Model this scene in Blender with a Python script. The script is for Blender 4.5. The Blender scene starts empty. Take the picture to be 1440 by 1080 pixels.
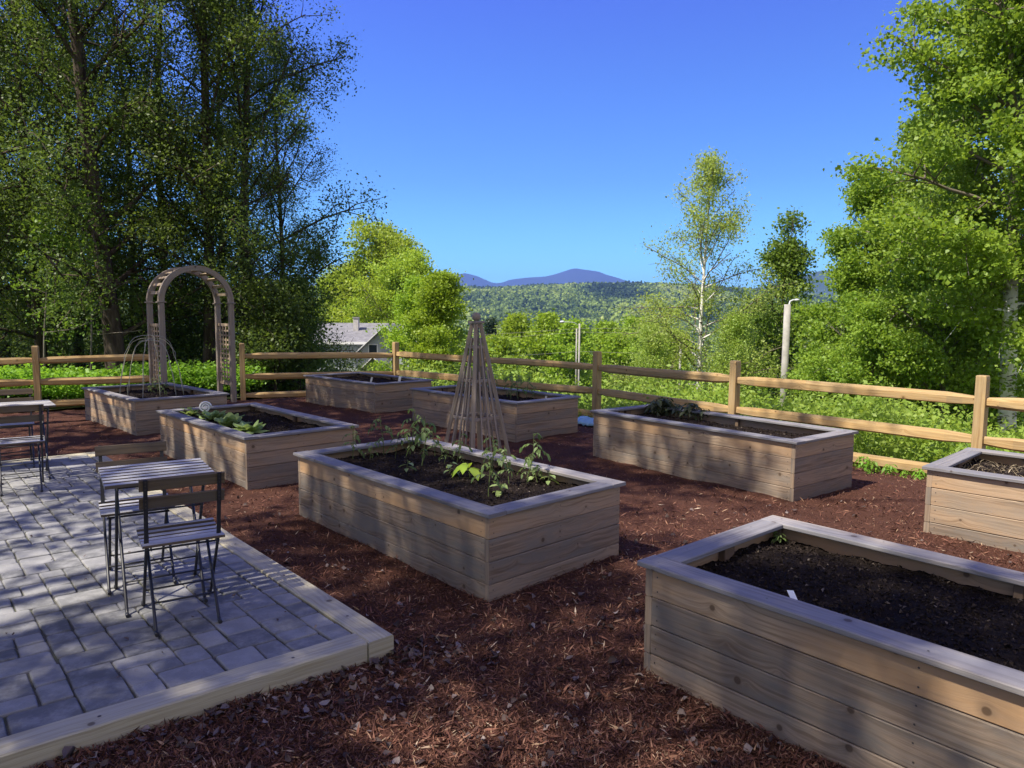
import bpy, bmesh, math, random
import numpy as np
from mathutils import Vector, Matrix, noise as mnoise
R = math.radians
scene = bpy.context.scene
col = scene.collection

# ------------------------------------------------------------------ camera
CAMH = 1.7109
cd = bpy.data.cameras.new("camera"); cam = bpy.data.objects.new("camera", cd); col.objects.link(cam)
cd.sensor_fit = 'HORIZONTAL'; cd.sensor_width = 36.0; cd.lens = 1004.44 / 1440 * 36
cd.clip_start = 0.05; cd.clip_end = 40000
cam.matrix_world = Matrix.Translation((0, 0, CAMH)) @ Matrix.Rotation(R(90 - 5.411), 4, 'X') @ Matrix.Rotation(R(0.35), 4, 'Z')
scene.camera = cam

# ------------------------------------------------------------------ sky, sun, exposure
SUN_AZ, SUN_EL = 28.0, 57.0            # direction the light travels (from +X towards +Y), elevation
world = bpy.data.worlds.new("World"); scene.world = world; world.use_nodes = True
wn = world.node_tree; wn.nodes.clear()
sky = wn.nodes.new('ShaderNodeTexSky'); sky.sky_type = 'NISHITA'; sky.sun_disc = False
sx, sy = -math.cos(R(SUN_AZ)), -math.sin(R(SUN_AZ))
sky.sun_elevation = R(SUN_EL); sky.sun_rotation = math.atan2(sx, sy)
sky.altitude = 300; sky.air_density = 1.0; sky.dust_density = 0.2; sky.ozone_density = 6.0
hs = wn.nodes.new('ShaderNodeHueSaturation'); hs.inputs['Saturation'].default_value = 1.25; hs.inputs['Value'].default_value = 2.0; hs.inputs['Hue'].default_value = .503
bg = wn.nodes.new('ShaderNodeBackground'); bg.inputs['Strength'].default_value = 0.15
wo = wn.nodes.new('ShaderNodeOutputWorld')
tcw = wn.nodes.new('ShaderNodeTexCoord'); spw = wn.nodes.new('ShaderNodeSeparateXYZ'); cbw = wn.nodes.new('ShaderNodeCombineXYZ'); mpw = wn.nodes.new('ShaderNodeMapRange'); nrw = wn.nodes.new('ShaderNodeVectorMath'); nrw.operation = 'NORMALIZE'
for k, v in ((1, -.05), (2, 1.0), (3, -.01), (4, 1.75)): mpw.inputs[k].default_value = v
wn.links.new(tcw.outputs['Generated'], spw.inputs[0]); wn.links.new(spw.outputs[0], cbw.inputs[0]); wn.links.new(spw.outputs[1], cbw.inputs[1]); wn.links.new(spw.outputs[2], mpw.inputs[0]); wn.links.new(mpw.outputs[0], cbw.inputs[2])
wn.links.new(cbw.outputs[0], nrw.inputs[0]); wn.links.new(nrw.outputs[0], sky.inputs['Vector'])
trw = wn.nodes.new('ShaderNodeValToRGB'); tre = trw.color_ramp; tre.elements.new(.5)
for el, (p, c) in zip(tre.elements, [(0.0, (.66, .83, .54)), (.18, (.62, .58, .56)), (.45, (.62, .42, .57))]): el.position = p; el.color = (*c, 1)
wn.links.new(spw.outputs[2], trw.inputs[0]); tmw = wn.nodes.new('ShaderNodeMix'); tmw.data_type = 'RGBA'; tmw.blend_type = 'MULTIPLY'; tmw.inputs[0].default_value = 1.0
wn.links.new(sky.outputs[0], tmw.inputs[6]); wn.links.new(trw.outputs[0], tmw.inputs[7])
wn.links.new(tmw.outputs[2], hs.inputs['Color']); # unseen bright cloud added behind the photographer to fill the shade with neutral light
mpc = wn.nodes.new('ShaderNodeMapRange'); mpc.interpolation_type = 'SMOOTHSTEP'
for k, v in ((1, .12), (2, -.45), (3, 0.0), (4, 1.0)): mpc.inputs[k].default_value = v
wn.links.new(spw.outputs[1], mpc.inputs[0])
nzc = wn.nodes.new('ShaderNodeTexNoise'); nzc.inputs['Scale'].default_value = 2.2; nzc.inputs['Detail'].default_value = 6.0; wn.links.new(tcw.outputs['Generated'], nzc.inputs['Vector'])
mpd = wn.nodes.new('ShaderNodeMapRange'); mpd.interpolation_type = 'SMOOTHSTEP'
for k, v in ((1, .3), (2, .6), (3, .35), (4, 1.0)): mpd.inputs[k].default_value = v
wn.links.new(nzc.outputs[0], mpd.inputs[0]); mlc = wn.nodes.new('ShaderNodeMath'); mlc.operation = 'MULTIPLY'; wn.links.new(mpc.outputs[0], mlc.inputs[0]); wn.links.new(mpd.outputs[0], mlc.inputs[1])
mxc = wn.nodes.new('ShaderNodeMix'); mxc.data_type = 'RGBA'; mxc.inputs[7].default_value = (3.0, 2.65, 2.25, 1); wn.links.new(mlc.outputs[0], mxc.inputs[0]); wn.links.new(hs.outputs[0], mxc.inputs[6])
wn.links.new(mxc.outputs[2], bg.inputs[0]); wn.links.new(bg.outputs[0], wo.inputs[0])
sd = bpy.data.lights.new("sun", 'SUN'); sd.energy = 5.0; sd.angle = R(0.53); sd.color = (1.0, 0.93, 0.80)
sun = bpy.data.objects.new("sun", sd); col.objects.link(sun)
sdir = Vector((math.cos(R(SUN_AZ)) * math.cos(R(SUN_EL)), math.sin(R(SUN_AZ)) * math.cos(R(SUN_EL)), -math.sin(R(SUN_EL))))
sun.rotation_euler = sdir.to_track_quat('-Z', 'Y').to_euler(); sun.location = (-20, -10, 40)
vs = scene.view_settings; vs.view_transform = 'Standard'; vs.look = 'None'; vs.gamma = 1; vs.use_curve_mapping = False
vs.exposure = 0.90
cy = scene.cycles
cy.use_denoising = True
cy.max_bounces = 8; cy.diffuse_bounces = 3; cy.glossy_bounces = 2; cy.transmission_bounces = 4; cy.volume_bounces = 0; cy.transparent_max_bounces = 8

# ------------------------------------------------------------------ pixel helpers (photo 1440x1080 -> world)
F, PT, RL = 1004.44, R(5.411), R(0.35)
def ray(px, py):
    dx, dy = px - 720, py - 540
    u = (dx * math.cos(RL) + dy * math.sin(RL)) / F; v = -(-dx * math.sin(RL) + dy * math.cos(RL)) / F
    return Vector((u, math.cos(PT) + v * math.sin(PT), -math.sin(PT) + v * math.cos(PT)))
def onz(px, py, z):
    d = ray(px, py); return Vector((0, 0, CAMH)) + d * ((z - CAMH) / d.z)
def aty(px, py, Y):
    d = ray(px, py); return Vector((0, 0, CAMH)) + d * (Y / d.y)

# ------------------------------------------------------------------ scene bookkeeping
def tag(o, label, cat, group=None):
    o['label'] = label; o['category'] = cat
    if group: o['group'] = group
    return o
def thing(name, label, cat, loc=(0, 0, 0), rz=0.0, group=None):
    o = bpy.data.objects.new(name, None); col.objects.link(o); o.empty_display_size = 0.2
    o.location = loc; o.rotation_euler = (0, 0, rz)
    return tag(o, label, cat, group)
def link_mesh(name, me, mat, parent=None, kind=None):
    o = bpy.data.objects.new(name, me); col.objects.link(o)
    if mat is not None:
        for m in (mat if isinstance(mat, (list, tuple)) else [mat]): me.materials.append(m)
    if parent is not None: o.parent = parent
    if kind: o['kind'] = kind
    return o
def dup(root, loc, rz, label=None, scale=None):
    r = root.copy(); col.objects.link(r); r.location = loc; r.rotation_euler = (0, 0, rz)
    if scale: r.scale = scale
    if label: r['label'] = label
    for ch in list(root.children):
        c = ch.copy(); col.objects.link(c); c.parent = r
        for g in list(ch.children):
            d = g.copy(); col.objects.link(d); d.parent = c
    return r

class MB:
    """collects polygons with uvs, a tone value and a material slot, builds ONE mesh"""
    def __init__(s): s.v = []; s.f = []; s.uv = []; s.tone = []; s.mi = []; s.sm = []
    def face(s, idx, uvs=None, tone=0.5, mi=0, smooth=False):
        s.f.append(tuple(idx)); s.uv.append(uvs if uvs is not None else [(0, 0)] * len(idx)); s.tone.append(tone); s.mi.append(mi); s.sm.append(smooth)
    def board(s, o, a, b, c, L, w, t, ch=0.003, tone=0.5, mi=0, rng=random, wob=0.0, smi=None):
        """board: starts at o (centre of its end), runs L along a, width w along b, thickness t along c; chamfered"""
        o, a, b, c = Vector(o), Vector(a).normalized(), Vector(b).normalized(), Vector(c).normalized()
        hw, ht = w / 2, t / 2; ch = min(ch, hw * .5, ht * .5)
        sec = [(-hw + ch, -ht), (hw - ch, -ht), (hw, -ht + ch), (hw, ht - ch), (hw - ch, ht), (-hw + ch, ht), (-hw, ht - ch), (-hw, -ht + ch)]
        nseg = 1 if wob == 0 else max(2, int(L / 0.4))
        u0, v0 = rng.uniform(0, 40), rng.uniform(0, 40)
        per = [0]
        for i in range(8):
            p, q = sec[i], sec[(i + 1) % 8]; per.append(per[-1] + math.hypot(p[0] - q[0], p[1] - q[1]))
        base = len(s.v)
        for k in range(nseg + 1):
            wb = (rng.uniform(-wob, wob), rng.uniform(-wob, wob)) if wob else (0, 0)
            for (p, q) in sec: s.v.append(tuple(o + a * (L * k / nseg) + b * (p + wb[0]) + c * (q + wb[1])))
        for k in range(nseg):
            for i in range(8):
                j = (i + 1) % 8; A = base + k * 8
                ua, ub = u0 + L * k / nseg, u0 + L * (k + 1) / nseg
                s.face((A + i, A + j, A + 8 + j, A + 8 + i), [(ua, v0 + per[i]), (ua, v0 + per[i + 1]), (ub, v0 + per[i + 1]), (ub, v0 + per[i])], tone, mi if smi is None or i == 4 else smi)
        e = base + nseg * 8
        s.face([base + i for i in range(7, -1, -1)], [(v0 + sec[i][0] * .3, u0 + sec[i][1]) for i in range(7, -1, -1)], tone, mi)
        s.face([e + i for i in range(8)], [(v0 + sec[i][0] * .3, u0 + sec[i][1]) for i in range(8)], tone, mi)
    def box(s, c, size, rz=0.0, ch=0.003, tone=0.5, mi=0, rng=random):
        """axis box, grain along its longest axis"""
        ax = [Vector((math.cos(rz), math.sin(rz), 0)), Vector((-math.sin(rz), math.cos(rz), 0)), Vector((0, 0, 1))]
        i = max(range(3), key=lambda k: size[k]); j, k = [q for q in range(3) if q != i]
        a, b = ax[i], ax[j]; cc = a.cross(b)
        s.board(Vector(c) - a * size[i] / 2, a, b, cc, size[i], size[j], size[k], ch, tone, mi, rng)
    def bar(s, p, q, w, t=None, up=(0, 0, 1), ch=0.003, tone=0.5, mi=0, rng=random):
        p, q = Vector(p), Vector(q); a = (q - p); L = a.length; a.normalize(); up = Vector(up)
        b = a.cross(up)
        if b.length < 1e-4: b = a.cross(Vector((1, 0, 0)))
        b.normalize(); s.board(p, a, b, a.cross(b), L, w, t if t else w, ch, tone, mi, rng)
    def tube(s, pts, rad, n=6, mi=0, tone=0.5, cap=True, smooth=True, rng=random):
        pts = [Vector(p) for p in pts]
        if not isinstance(rad, (list, tuple, np.ndarray)): rad = [rad] * len(pts)
        base = len(s.v); prev = None; u = rng.uniform(0, 20); v0 = rng.uniform(0, 20); us = []
        for i, p in enumerate(pts):
            d = (pts[min(i + 1, len(pts) - 1)] - pts[max(i - 1, 0)])
            if d.length < 1e-9: d = Vector((0, 0, 1))
            d.normalize()
            if prev is None: x = d.orthogonal().normalized()
            else:
                x = prev - d * prev.dot(d)
                if x.length < 1e-6: x = d.orthogonal()
                x.normalize()
            prev = x; y = d.cross(x)
            if i: u += (p - pts[i - 1]).length
            us.append(u)
            for k in range(n):
                an = 2 * math.pi * k / n; s.v.append(tuple(p + (x * math.cos(an) + y * math.sin(an)) * rad[i]))
        for i in range(len(pts) - 1):
            for k in range(n):
                j = (k + 1) % n; A = base + i * n
                va, vb = v0 + k / n * 6.28 * rad[0], v0 + (k + 1) / n * 6.28 * rad[0]
                s.face((A + k, A + j, A + n + j, A + n + k), [(us[i], va), (us[i], vb), (us[i + 1], vb), (us[i + 1], va)], tone, mi, smooth)
        if cap:
            s.face([base + k for k in range(n - 1, -1, -1)], None, tone, mi); e = base + (len(pts) - 1) * n
            s.face([e + k for k in range(n)], None, tone, mi)
    def poly(s, pts, tone=0.5, mi=0, uvs=None):
        b = len(s.v); s.v += [tuple(p) for p in pts]; s.face(range(b, b + len(pts)), uvs if uvs else [(p[0], p[1]) for p in pts], tone, mi)
    def sphere(s, c, r, n=10, mi=0, sz=1.0):
        c = Vector(c); rows = []
        for i in range(n + 1):
            th = math.pi * i / n; row = []
            for k in range(n * 2):
                ph = math.pi * k / n; row.append(len(s.v)); s.v.append((c.x + r * math.sin(th) * math.cos(ph), c.y + r * math.sin(th) * math.sin(ph), c.z + sz * r * math.cos(th)))
            rows.append(row)
        m = n * 2
        for i in range(n):
            for k in range(m):
                j = (k + 1) % m; s.face((rows[i][k], rows[i + 1][k], rows[i + 1][j], rows[i][j]), None, .5, mi, True)
    def build(s, name, mat, parent=None, kind=None):
        me = bpy.data.meshes.new(name); me.from_pydata(s.v, [], s.f)
        uvl = me.uv_layers.new(name='UVMap'); flat = np.array([c for f in s.uv for p in f for c in p], dtype=np.float32); uvl.data.foreach_set('uv', flat)
        at = me.attributes.new('tone', 'FLOAT', 'FACE'); at.data.foreach_set('value', np.array(s.tone, dtype=np.float32))
        me.polygons.foreach_set('material_index', np.array(s.mi, dtype=np.int32)); me.polygons.foreach_set('use_smooth', np.array(s.sm, dtype=bool)); me.update()
        return link_mesh(name, me, mat, parent, kind)

def quads_mesh(name, V, Q, smooth=False):
    """numpy quads -> mesh"""
    me = bpy.data.meshes.new(name); V = np.ascontiguousarray(V, dtype=np.float32).reshape(-1, 3); Q = np.ascontiguousarray(Q, dtype=np.int32).reshape(-1, 4)
    me.vertices.add(len(V)); me.vertices.foreach_set('co', V.ravel())
    me.loops.add(len(Q) * 4); me.loops.foreach_set('vertex_index', Q.ravel())
    me.polygons.add(len(Q)); me.polygons.foreach_set('loop_start', np.arange(len(Q), dtype=np.int32) * 4)
    if smooth: me.polygons.foreach_set('use_smooth', np.ones(len(Q), dtype=bool))
    me.update(calc_edges=True); me.validate(); return me
def grid_mesh(name, X, Y, Z, smooth=True):
    ny, nx = X.shape; V = np.stack([X, Y, Z], -1).reshape(-1, 3)
    i = np.arange(nx - 1); j = np.arange(ny - 1); I, J = np.meshgrid(i, j); a = (J * nx + I).ravel()
    return quads_mesh(name, V, np.stack([a, a + 1, a + nx + 1, a + nx], -1), smooth)
def norm(a): return a / (np.linalg.norm(a, axis=-1, keepdims=True) + 1e-9)
def leaves(rng, C, size, wr=0.55, up=0.6, szvar=0.35, droop=0.0, fold=0.18):
    """kite leaves at centres C -> (V,Q)"""
    n = len(C); nr = norm(rng.normal(size=(n, 3)) + np.array([0, 0, up])); t = norm(np.cross(nr, rng.normal(size=(n, 3))))
    t[:, 2] -= droop; t = norm(t); b = norm(np.cross(nr, t)); nr = np.cross(t, b)
    L = (size * (1 + szvar * rng.uniform(-1, 1, n)))[:, None]; W = L * wr
    V = np.stack([C - t * L * .5, C - t * L * .08 + b * W * .5 + nr * W * fold, C + t * L * .5, C - t * L * .08 - b * W * .5 + nr * W * fold], 1)
    return V.reshape(-1, 3), np.arange(n * 4).reshape(-1, 4)
def fbm(x, y, s, seed=0.0, oct=4):
    return mnoise.fractal(Vector((x * s + seed, y * s - seed, seed)), 1.0, 2.0, oct)

# ------------------------------------------------------------------ materials
MATS = {}
def newmat(name):
    m = bpy.data.materials.new(name); m.use_nodes = True; nt = m.node_tree; nt.nodes.clear(); MATS[name] = m; return m, nt
def nd(nt, typ, ins=None, **pr):
    n = nt.nodes.new('ShaderNode' + typ)
    for k, v in pr.items(): setattr(n, k, v)
    for k, v in (ins or {}).items():
        s = n.inputs[k]
        if isinstance(v, bpy.types.NodeSocket): nt.links.new(v, s)
        elif isinstance(v, (tuple, list)) and len(v) == 3 and s.type == 'RGBA': s.default_value = (*v, 1)
        else: s.default_value = v
    return n
def mth(nt, op, a, b=None, c=None, clamp=False):
    ins = {0: a}
    if b is not None: ins[1] = b
    if c is not None: ins[2] = c
    return nd(nt, 'Math', ins, operation=op, use_clamp=clamp).outputs[0]
def mixc(nt, f, a, b, mode='MIX'):
    n = nt.nodes.new('ShaderNodeMix'); n.data_type = 'RGBA'; n.blend_type = mode
    for k, v in ((0, f), (6, a), (7, b)):
        if isinstance(v, bpy.types.NodeSocket): nt.links.new(v, n.inputs[k])
        elif k == 0: n.inputs[k].default_value = v
        else: n.inputs[k].default_value = (*v, 1)
    return n.outputs[2]
def sstep(nt, x, lo, hi, a=0.0, b=1.0):
    return nd(nt, 'MapRange', {0: x, 1: lo, 2: hi, 3: a, 4: b}, interpolation_type='SMOOTHSTEP').outputs[0]
def finish(nt, color, rough=0.7, bump=None, bstr=0.3, bdist=0.01, spec=0.3, extra=None, metal=0.0):
    p = nd(nt, 'BsdfPrincipled', {'Base Color': color, 'Roughness': rough, 'Specular IOR Level': spec, 'Metallic': metal})
    if bump is not None:
        b = nd(nt, 'Bump', {'Height': bump, 'Strength': bstr, 'Distance': bdist}); nt.links.new(b.outputs[0], p.inputs['Normal'])
    o = nd(nt, 'OutputMaterial', {0: p.outputs[0]}); return p

def wood(name, base, dark, grey=(.2, .19, .18), gamt=0.4, warm=None, knots=True, knotc=(.05, .026, .014), rough=0.75, kd=3.6, gs=55.0):
    m, nt = newmat(name)
    uv = nd(nt, 'UVMap').outputs[0]; sep = nd(nt, 'SeparateXYZ', {0: uv}); u, v = sep.outputs[0], sep.outputs[1]
    tone = nd(nt, 'Attribute', attribute_name='tone').outputs['Fac']
    vor = nd(nt, 'TexVoronoi', {'Vector': uv, 'Scale': kd, 'Randomness': 1.0}, voronoi_dimensions='2D')
    kdist = mth(nt, 'DIVIDE', vor.outputs['Distance'], kd)
    krnd = nd(nt, 'SeparateColor', {0: vor.outputs['Color']}).outputs[0]
    krad = mth(nt, 'MULTIPLY', mth(nt, 'MAXIMUM', mth(nt, 'SUBTRACT', krnd, 0.15), 0.0), 0.019)
    # grain flows round the knots
    near = mth(nt, 'POWER', 2.718, mth(nt, 'MULTIPLY', kdist, -28.0))
    low = nd(nt, 'TexNoise', {'Vector': nd(nt, 'CombineXYZ', {0: mth(nt, 'MULTIPLY', u, 0.9), 1: mth(nt, 'MULTIPLY', v, 5.0)}).outputs[0], 'Scale': 1.0, 'Detail': 2.0}, noise_dimensions='2D').outputs[0]
    vv = mth(nt, 'ADD', mth(nt, 'MULTIPLY', v, gs), mth(nt, 'ADD', mth(nt, 'MULTIPLY', low, 2.2), mth(nt, 'MULTIPLY', near, 2.4 if knots else 0.0)))
    gr = nd(nt, 'TexNoise', {'Vector': nd(nt, 'CombineXYZ', {0: mth(nt, 'MULTIPLY', u, 1.6), 1: vv}).outputs[0], 'Scale': 1.0, 'Detail': 4.0, 'Roughness': 0.6}, noise_dimensions='2D').outputs[0]
    fine = nd(nt, 'TexNoise', {'Vector': nd(nt, 'CombineXYZ', {0: mth(nt, 'MULTIPLY', u, 8.0), 1: mth(nt, 'MULTIPLY', v, 420.0)}).outputs[0], 'Scale': 1.0, 'Detail': 2.0}, noise_dimensions='2D').outputs[0]
    c = mixc(nt, sstep(nt, gr, .28, .62, .12, 1.0), dark, base)
    c = mixc(nt, mth(nt, 'MULTIPLY', sstep(nt, fine, .35, .7), 0.35), c, dark)
    if warm: c = mixc(nt, mth(nt, 'MULTIPLY', sstep(nt, tone, .45, 1.0), mth(nt, 'MULTIPLY', sstep(nt, low, .3, .65), .95)), c, warm)
    wthr = nd(nt, 'TexNoise', {'Vector': nd(nt, 'CombineXYZ', {0: mth(nt, 'MULTIPLY', u, 2.2), 1: mth(nt, 'MULTIPLY', v, 9.0)}).outputs[0], 'Scale': 1.0, 'Detail': 5.0, 'Roughness': .65}, noise_dimensions='2D').outputs[0]
    gf = mth(nt, 'MULTIPLY', sstep(nt, wthr, .35, .7), gamt)
    gf = mth(nt, 'MULTIPLY', gf, sstep(nt, tone, 0.2, 1.0, 1.3, .35), clamp=True)
    c = mixc(nt, gf, c, grey)
    # board-to-board tone
    c = mixc(nt, 1.0, c, nd(nt, 'CombineColor', {0: sstep(nt, tone, 0, 1, .70, 1.12), 1: sstep(nt, tone, 0, 1, .70, 1.10), 2: sstep(nt, tone, 0, 1, .72, 1.06)}).outputs[0], 'MULTIPLY')
    if knots:
        km = nd(nt, 'MapRange', {0: mth(nt, 'SUBTRACT', krad, kdist), 1: -.004, 2: .003}, interpolation_type='SMOOTHSTEP').outputs[0]
        km = mth(nt, 'MULTIPLY', km, mth(nt, 'GREATER_THAN', krad, .004))
        halo = mth(nt, 'MULTIPLY', sstep(nt, mth(nt, 'SUBTRACT', mth(nt, 'MULTIPLY', krad, 2.6), kdist), -.01, .03), .5)
        c = mixc(nt, halo, c, dark); c = mixc(nt, mth(nt, 'MULTIPLY', km, .65), c, knotc)
    finish(nt, c, rough, gr, 0.35, 0.004, 0.25)
    return m

CEDAR = wood("cedar_boards", (.40, .30, .215), (.19, .135, .092), (.255, .225, .19), .7, (.43, .265, .14), kd=3.9)
CAPW = wood("weathered_cap", (.285, .27, .275), (.15, .14, .145), (.22, .225, .25), .7, (.38, .32, .26), kd=2.4)
FENCE = wood("fence_wood", (.56, .40, .19), (.34, .205, .085), (.34, .28, .19), .35, (.50, .29, .11), kd=2.6, gs=38)
TIMBER = wood("treated_timber", (.50, .46, .33), (.33, .29, .19), (.40, .38, .33), .6, kd=2.0, gs=70)
SLATW = wood("grey_slats", (.52, .52, .53), (.34, .34, .35), (.45, .45, .47), .6, knots=False)
BROWNW = wood("brown_boards_and_gap_shade", (.16, .115, .07), (.085, .06, .038), (.13, .115, .10), .5, knots=False)  # brown boards; on slat sides the dark colour stands in for gap shade
GARDW = wood("grey_brown_garden_wood", (.36, .295, .24), (.22, .17, .13), (.29, .265, .24), .6, kd=2.0)
LATTW = wood("lattice_wood", (.46, .36, .25), (.30, .22, .14), (.33, .28, .22), .4, knots=False)

def plain(name, c, rough=.6, spec=.4, metal=0.0, var=0.15, scale=20.0, bump=0.0):
    m, nt = newmat(name); tc = nd(nt, 'TexCoord').outputs['Object']
    n = nd(nt, 'TexNoise', {'Vector': tc, 'Scale': scale, 'Detail': 4.0}).outputs[0]
    k = sstep(nt, n, .3, .7, 1 - var, 1 + var)
    cc = mixc(nt, 1.0, c, nd(nt, 'CombineColor', {0: k, 1: k, 2: k}).outputs[0], 'MULTIPLY')
    finish(nt, cc, rough, n if bump else None, bump, .01, spec, metal=metal); return m
METAL = plain("black_metal", (.022, .021, .023), .45, .5, 0.0)
NAIL = plain("nail_heads", (.06, .05, .045), .5, .5)
BLOCK = plain("inner_blocks", (.16, .11, .075), .85, .2)
WHITE = plain("white_plastic", (.78, .78, .76), .4, .4, var=.05)
GREYP = plain("grey_pole", (.33, .315, .29), .8, .2, scale=6)
LAMPM = plain("lamp_metal", (.5, .52, .54), .4, .5)
def glassy(name, c, rough=.1):
    m, nt = newmat(name); finish(nt, c, rough, None, spec=.6); return m
GLASS = glassy("window_glass", (.03, .04, .05), .06)
SIDING = plain("grey_siding", (.42, .45, .48), .7, .3, var=.06, scale=3)
TRIMW = plain("white_trim", (.8, .8, .79), .55, .3, var=.04)
def roofmat():
    m, nt = newmat("shingle_roof"); tc = nd(nt, 'TexCoord').outputs['Object']
    br = nd(nt, 'TexBrick', {'Vector': tc, 'Scale': 4.0, 'Color1': (.215, .21, .225), 'Color2': (.17, .168, .18), 'Mortar': (.11, .11, .12), 'Mortar Size': .015})
    n = nd(nt, 'TexNoise', {'Vector': tc, 'Scale': 2.5, 'Detail': 5.0}).outputs[0]
    k = sstep(nt, n, .3, .7, .8, 1.15)
    finish(nt, mixc(nt, 1.0, br.outputs[0], nd(nt, 'CombineColor', {0: k, 1: k, 2: k}).outputs[0], 'MULTIPLY'), .85); return m
ROOF = roofmat()

def leafmat(name, c1, c2, trans=.45, tcol=None, rough=.5):
    m, nt = newmat(name)
    g = nd(nt, 'NewGeometry'); rnd = g.outputs['Random Per Island']; pos = nd(nt, 'TexCoord').outputs['Object']
    n = nd(nt, 'TexNoise', {'Vector': pos, 'Scale': .8, 'Detail': 3.0}).outputs[0]
    oi = nd(nt, 'ObjectInfo').outputs['Random']
    f = mth(nt, 'ADD', mth(nt, 'MULTIPLY', rnd, .55), mth(nt, 'MULTIPLY', sstep(nt, n, .3, .7), .45), clamp=True)
    c = mixc(nt, f, c1, c2)
    hsv = nd(nt, 'HueSaturation', {'Color': c, 'Hue': mth(nt, 'ADD', .49, mth(nt, 'MULTIPLY', oi, .02)), 'Value': mth(nt, 'ADD', .88, mth(nt, 'MULTIPLY', oi, .24))}).outputs[0]
    p = nd(nt, 'BsdfPrincipled', {'Base Color': hsv, 'Roughness': rough, 'Specular IOR Level': .35})
    tc = tcol or tuple(min(1, x * s) for x, s in zip(c2, (1.5, 1.45, .7)))
    t = nd(nt, 'BsdfTranslucent', {'Color': mixc(nt, .5, hsv, tc)})
    mx = nd(nt, 'MixShader', {0: trans, 1: p.outputs[0], 2: t.outputs[0]})
    nd(nt, 'OutputMaterial', {0: mx.outputs[0]}); return m
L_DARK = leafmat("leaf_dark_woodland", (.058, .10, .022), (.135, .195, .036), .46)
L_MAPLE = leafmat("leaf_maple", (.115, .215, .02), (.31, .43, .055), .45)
L_MAPLED = leafmat("leaf_maple_deep", (.07, .15, .018), (.20, .31, .042), .42)
L_YEL = leafmat("leaf_spring_yellow", (.22, .335, .025), (.38, .48, .06), .45)
L_BRIGHT = leafmat("leaf_spring_bright", (.19, .31, .015), (.32, .44, .04), .45)
L_BIRCH = leafmat("leaf_birch", (.21, .32, .045), (.40, .49, .12), .45)
L_BUSH = leafmat("leaf_brush", (.17, .28, .03), (.36, .46, .085), .45)
L_BUD = leafmat("leaf_budding_brown", (.15, .16, .05), (.24, .24, .08), .35)
L_SPRUCE = leafmat("leaf_spruce", (.018, .045, .022), (.035, .07, .03), .15)
L_COVER = leafmat("leaf_ground_cover", (.13, .30, .02), (.26, .46, .05), .45)
L_TOM = leafmat("leaf_tomato", (.075, .13, .035), (.18, .24, .08), .4)
L_LETT = leafmat("leaf_lettuce", (.20, .30, .08), (.36, .46, .18), .35)
L_HERB = leafmat("leaf_herb_dark", (.04, .07, .022), (.10, .10, .045), .3)
def bark(name, c1, c2, scale=6.0, zs=.25, bstr=.8, birch=False):
    m, nt = newmat(name); tc = nd(nt, 'TexCoord').outputs['Object']
    mp = nd(nt, 'Mapping', {'Vector': tc, 'Scale': (scale, scale, scale * zs)}).outputs[0]
    n = nd(nt, 'TexNoise', {'Vector': mp, 'Scale': 1.0, 'Detail': 6.0, 'Roughness': .65}).outputs[0]
    c = mixc(nt, sstep(nt, n, .38, .62), c1, c2)
    if birch:
        mp2 = nd(nt, 'Mapping', {'Vector': tc, 'Scale': (5, 5, 16)}).outputs[0]
        n2 = nd(nt, 'TexNoise', {'Vector': mp2, 'Scale': 1.0, 'Detail': 3.0}).outputs[0]
        c = mixc(nt, sstep(nt, n2, .56, .64), c, (.06, .05, .045))
    finish(nt, c, .9, n, bstr, .03, .15); return m
BARK = bark("bark_dark", (.035, .026, .02), (.10, .078, .06))
BARKG = bark("bark_grey", (.10, .085, .07), (.22, .195, .165))
def white_low(radial=False):
    m = bark('bark_white_low', (.60, .58, .54), (.76, .74, .70), 3, 1, .2, True); nt = m.node_tree; p = [n for n in nt.nodes if n.type == 'BSDF_PRINCIPLED'][0]
    src = p.inputs['Base Color'].links[0].from_socket; z = nd(nt, 'SeparateXYZ', {0: nd(nt, 'TexCoord').outputs['Object']}).outputs[2]
    if radial: x_ = nd(nt, 'SeparateXYZ', {0: nd(nt, 'TexCoord').outputs['Object']}); z = mth(nt, 'MULTIPLY', mth(nt, 'SQRT', mth(nt, 'ADD', mth(nt, 'POWER', x_.outputs[0], 2.0), mth(nt, 'POWER', x_.outputs[1], 2.0))), 10.0)
    nt.links.new(mixc(nt, sstep(nt, z, 3.6, 4.6), src, (.15, .125, .10)), p.inputs['Base Color']); return m
WHITELOW = white_low()
BIRCH = bark("bark_birch", (.62, .60, .56), (.78, .76, .72), 3, 1, .2, True)

def chipmat(name, cols):
    m, nt = newmat(name); g = nd(nt, 'NewGeometry').outputs['Random Per Island']
    cr = nd(nt, 'ValToRGB', {0: g}); e = cr.color_ramp
    while len(e.elements) < len(cols): e.elements.new(.5)
    for el, (p, c) in zip(e.elements, cols): el.position = p; el.color = (*c, 1)
    finish(nt, cr.outputs[0], .85, None, spec=.2); return m
CHIPS = chipmat("mulch_chips", [(0, (.045, .019, .014)), (.42, (.115, .048, .034)), (.76, (.20, .090, .062)), (.93, (.27, .145, .095)), (.985, (.38, .26, .17)), (1, (.50, .41, .31))])
LITTER = chipmat("dead_leaves", [(0, (.05, .034, .03)), (.5, (.10, .072, .064)), (.85, (.17, .13, .12)), (1, (.30, .25, .22))])
CRUMB = chipmat("soil_crumbs", [(0, (.014, .010, .009)), (.7, (.03, .021, .017)), (.965, (.05, .036, .03)), (1, (.20, .165, .135))])
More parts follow.
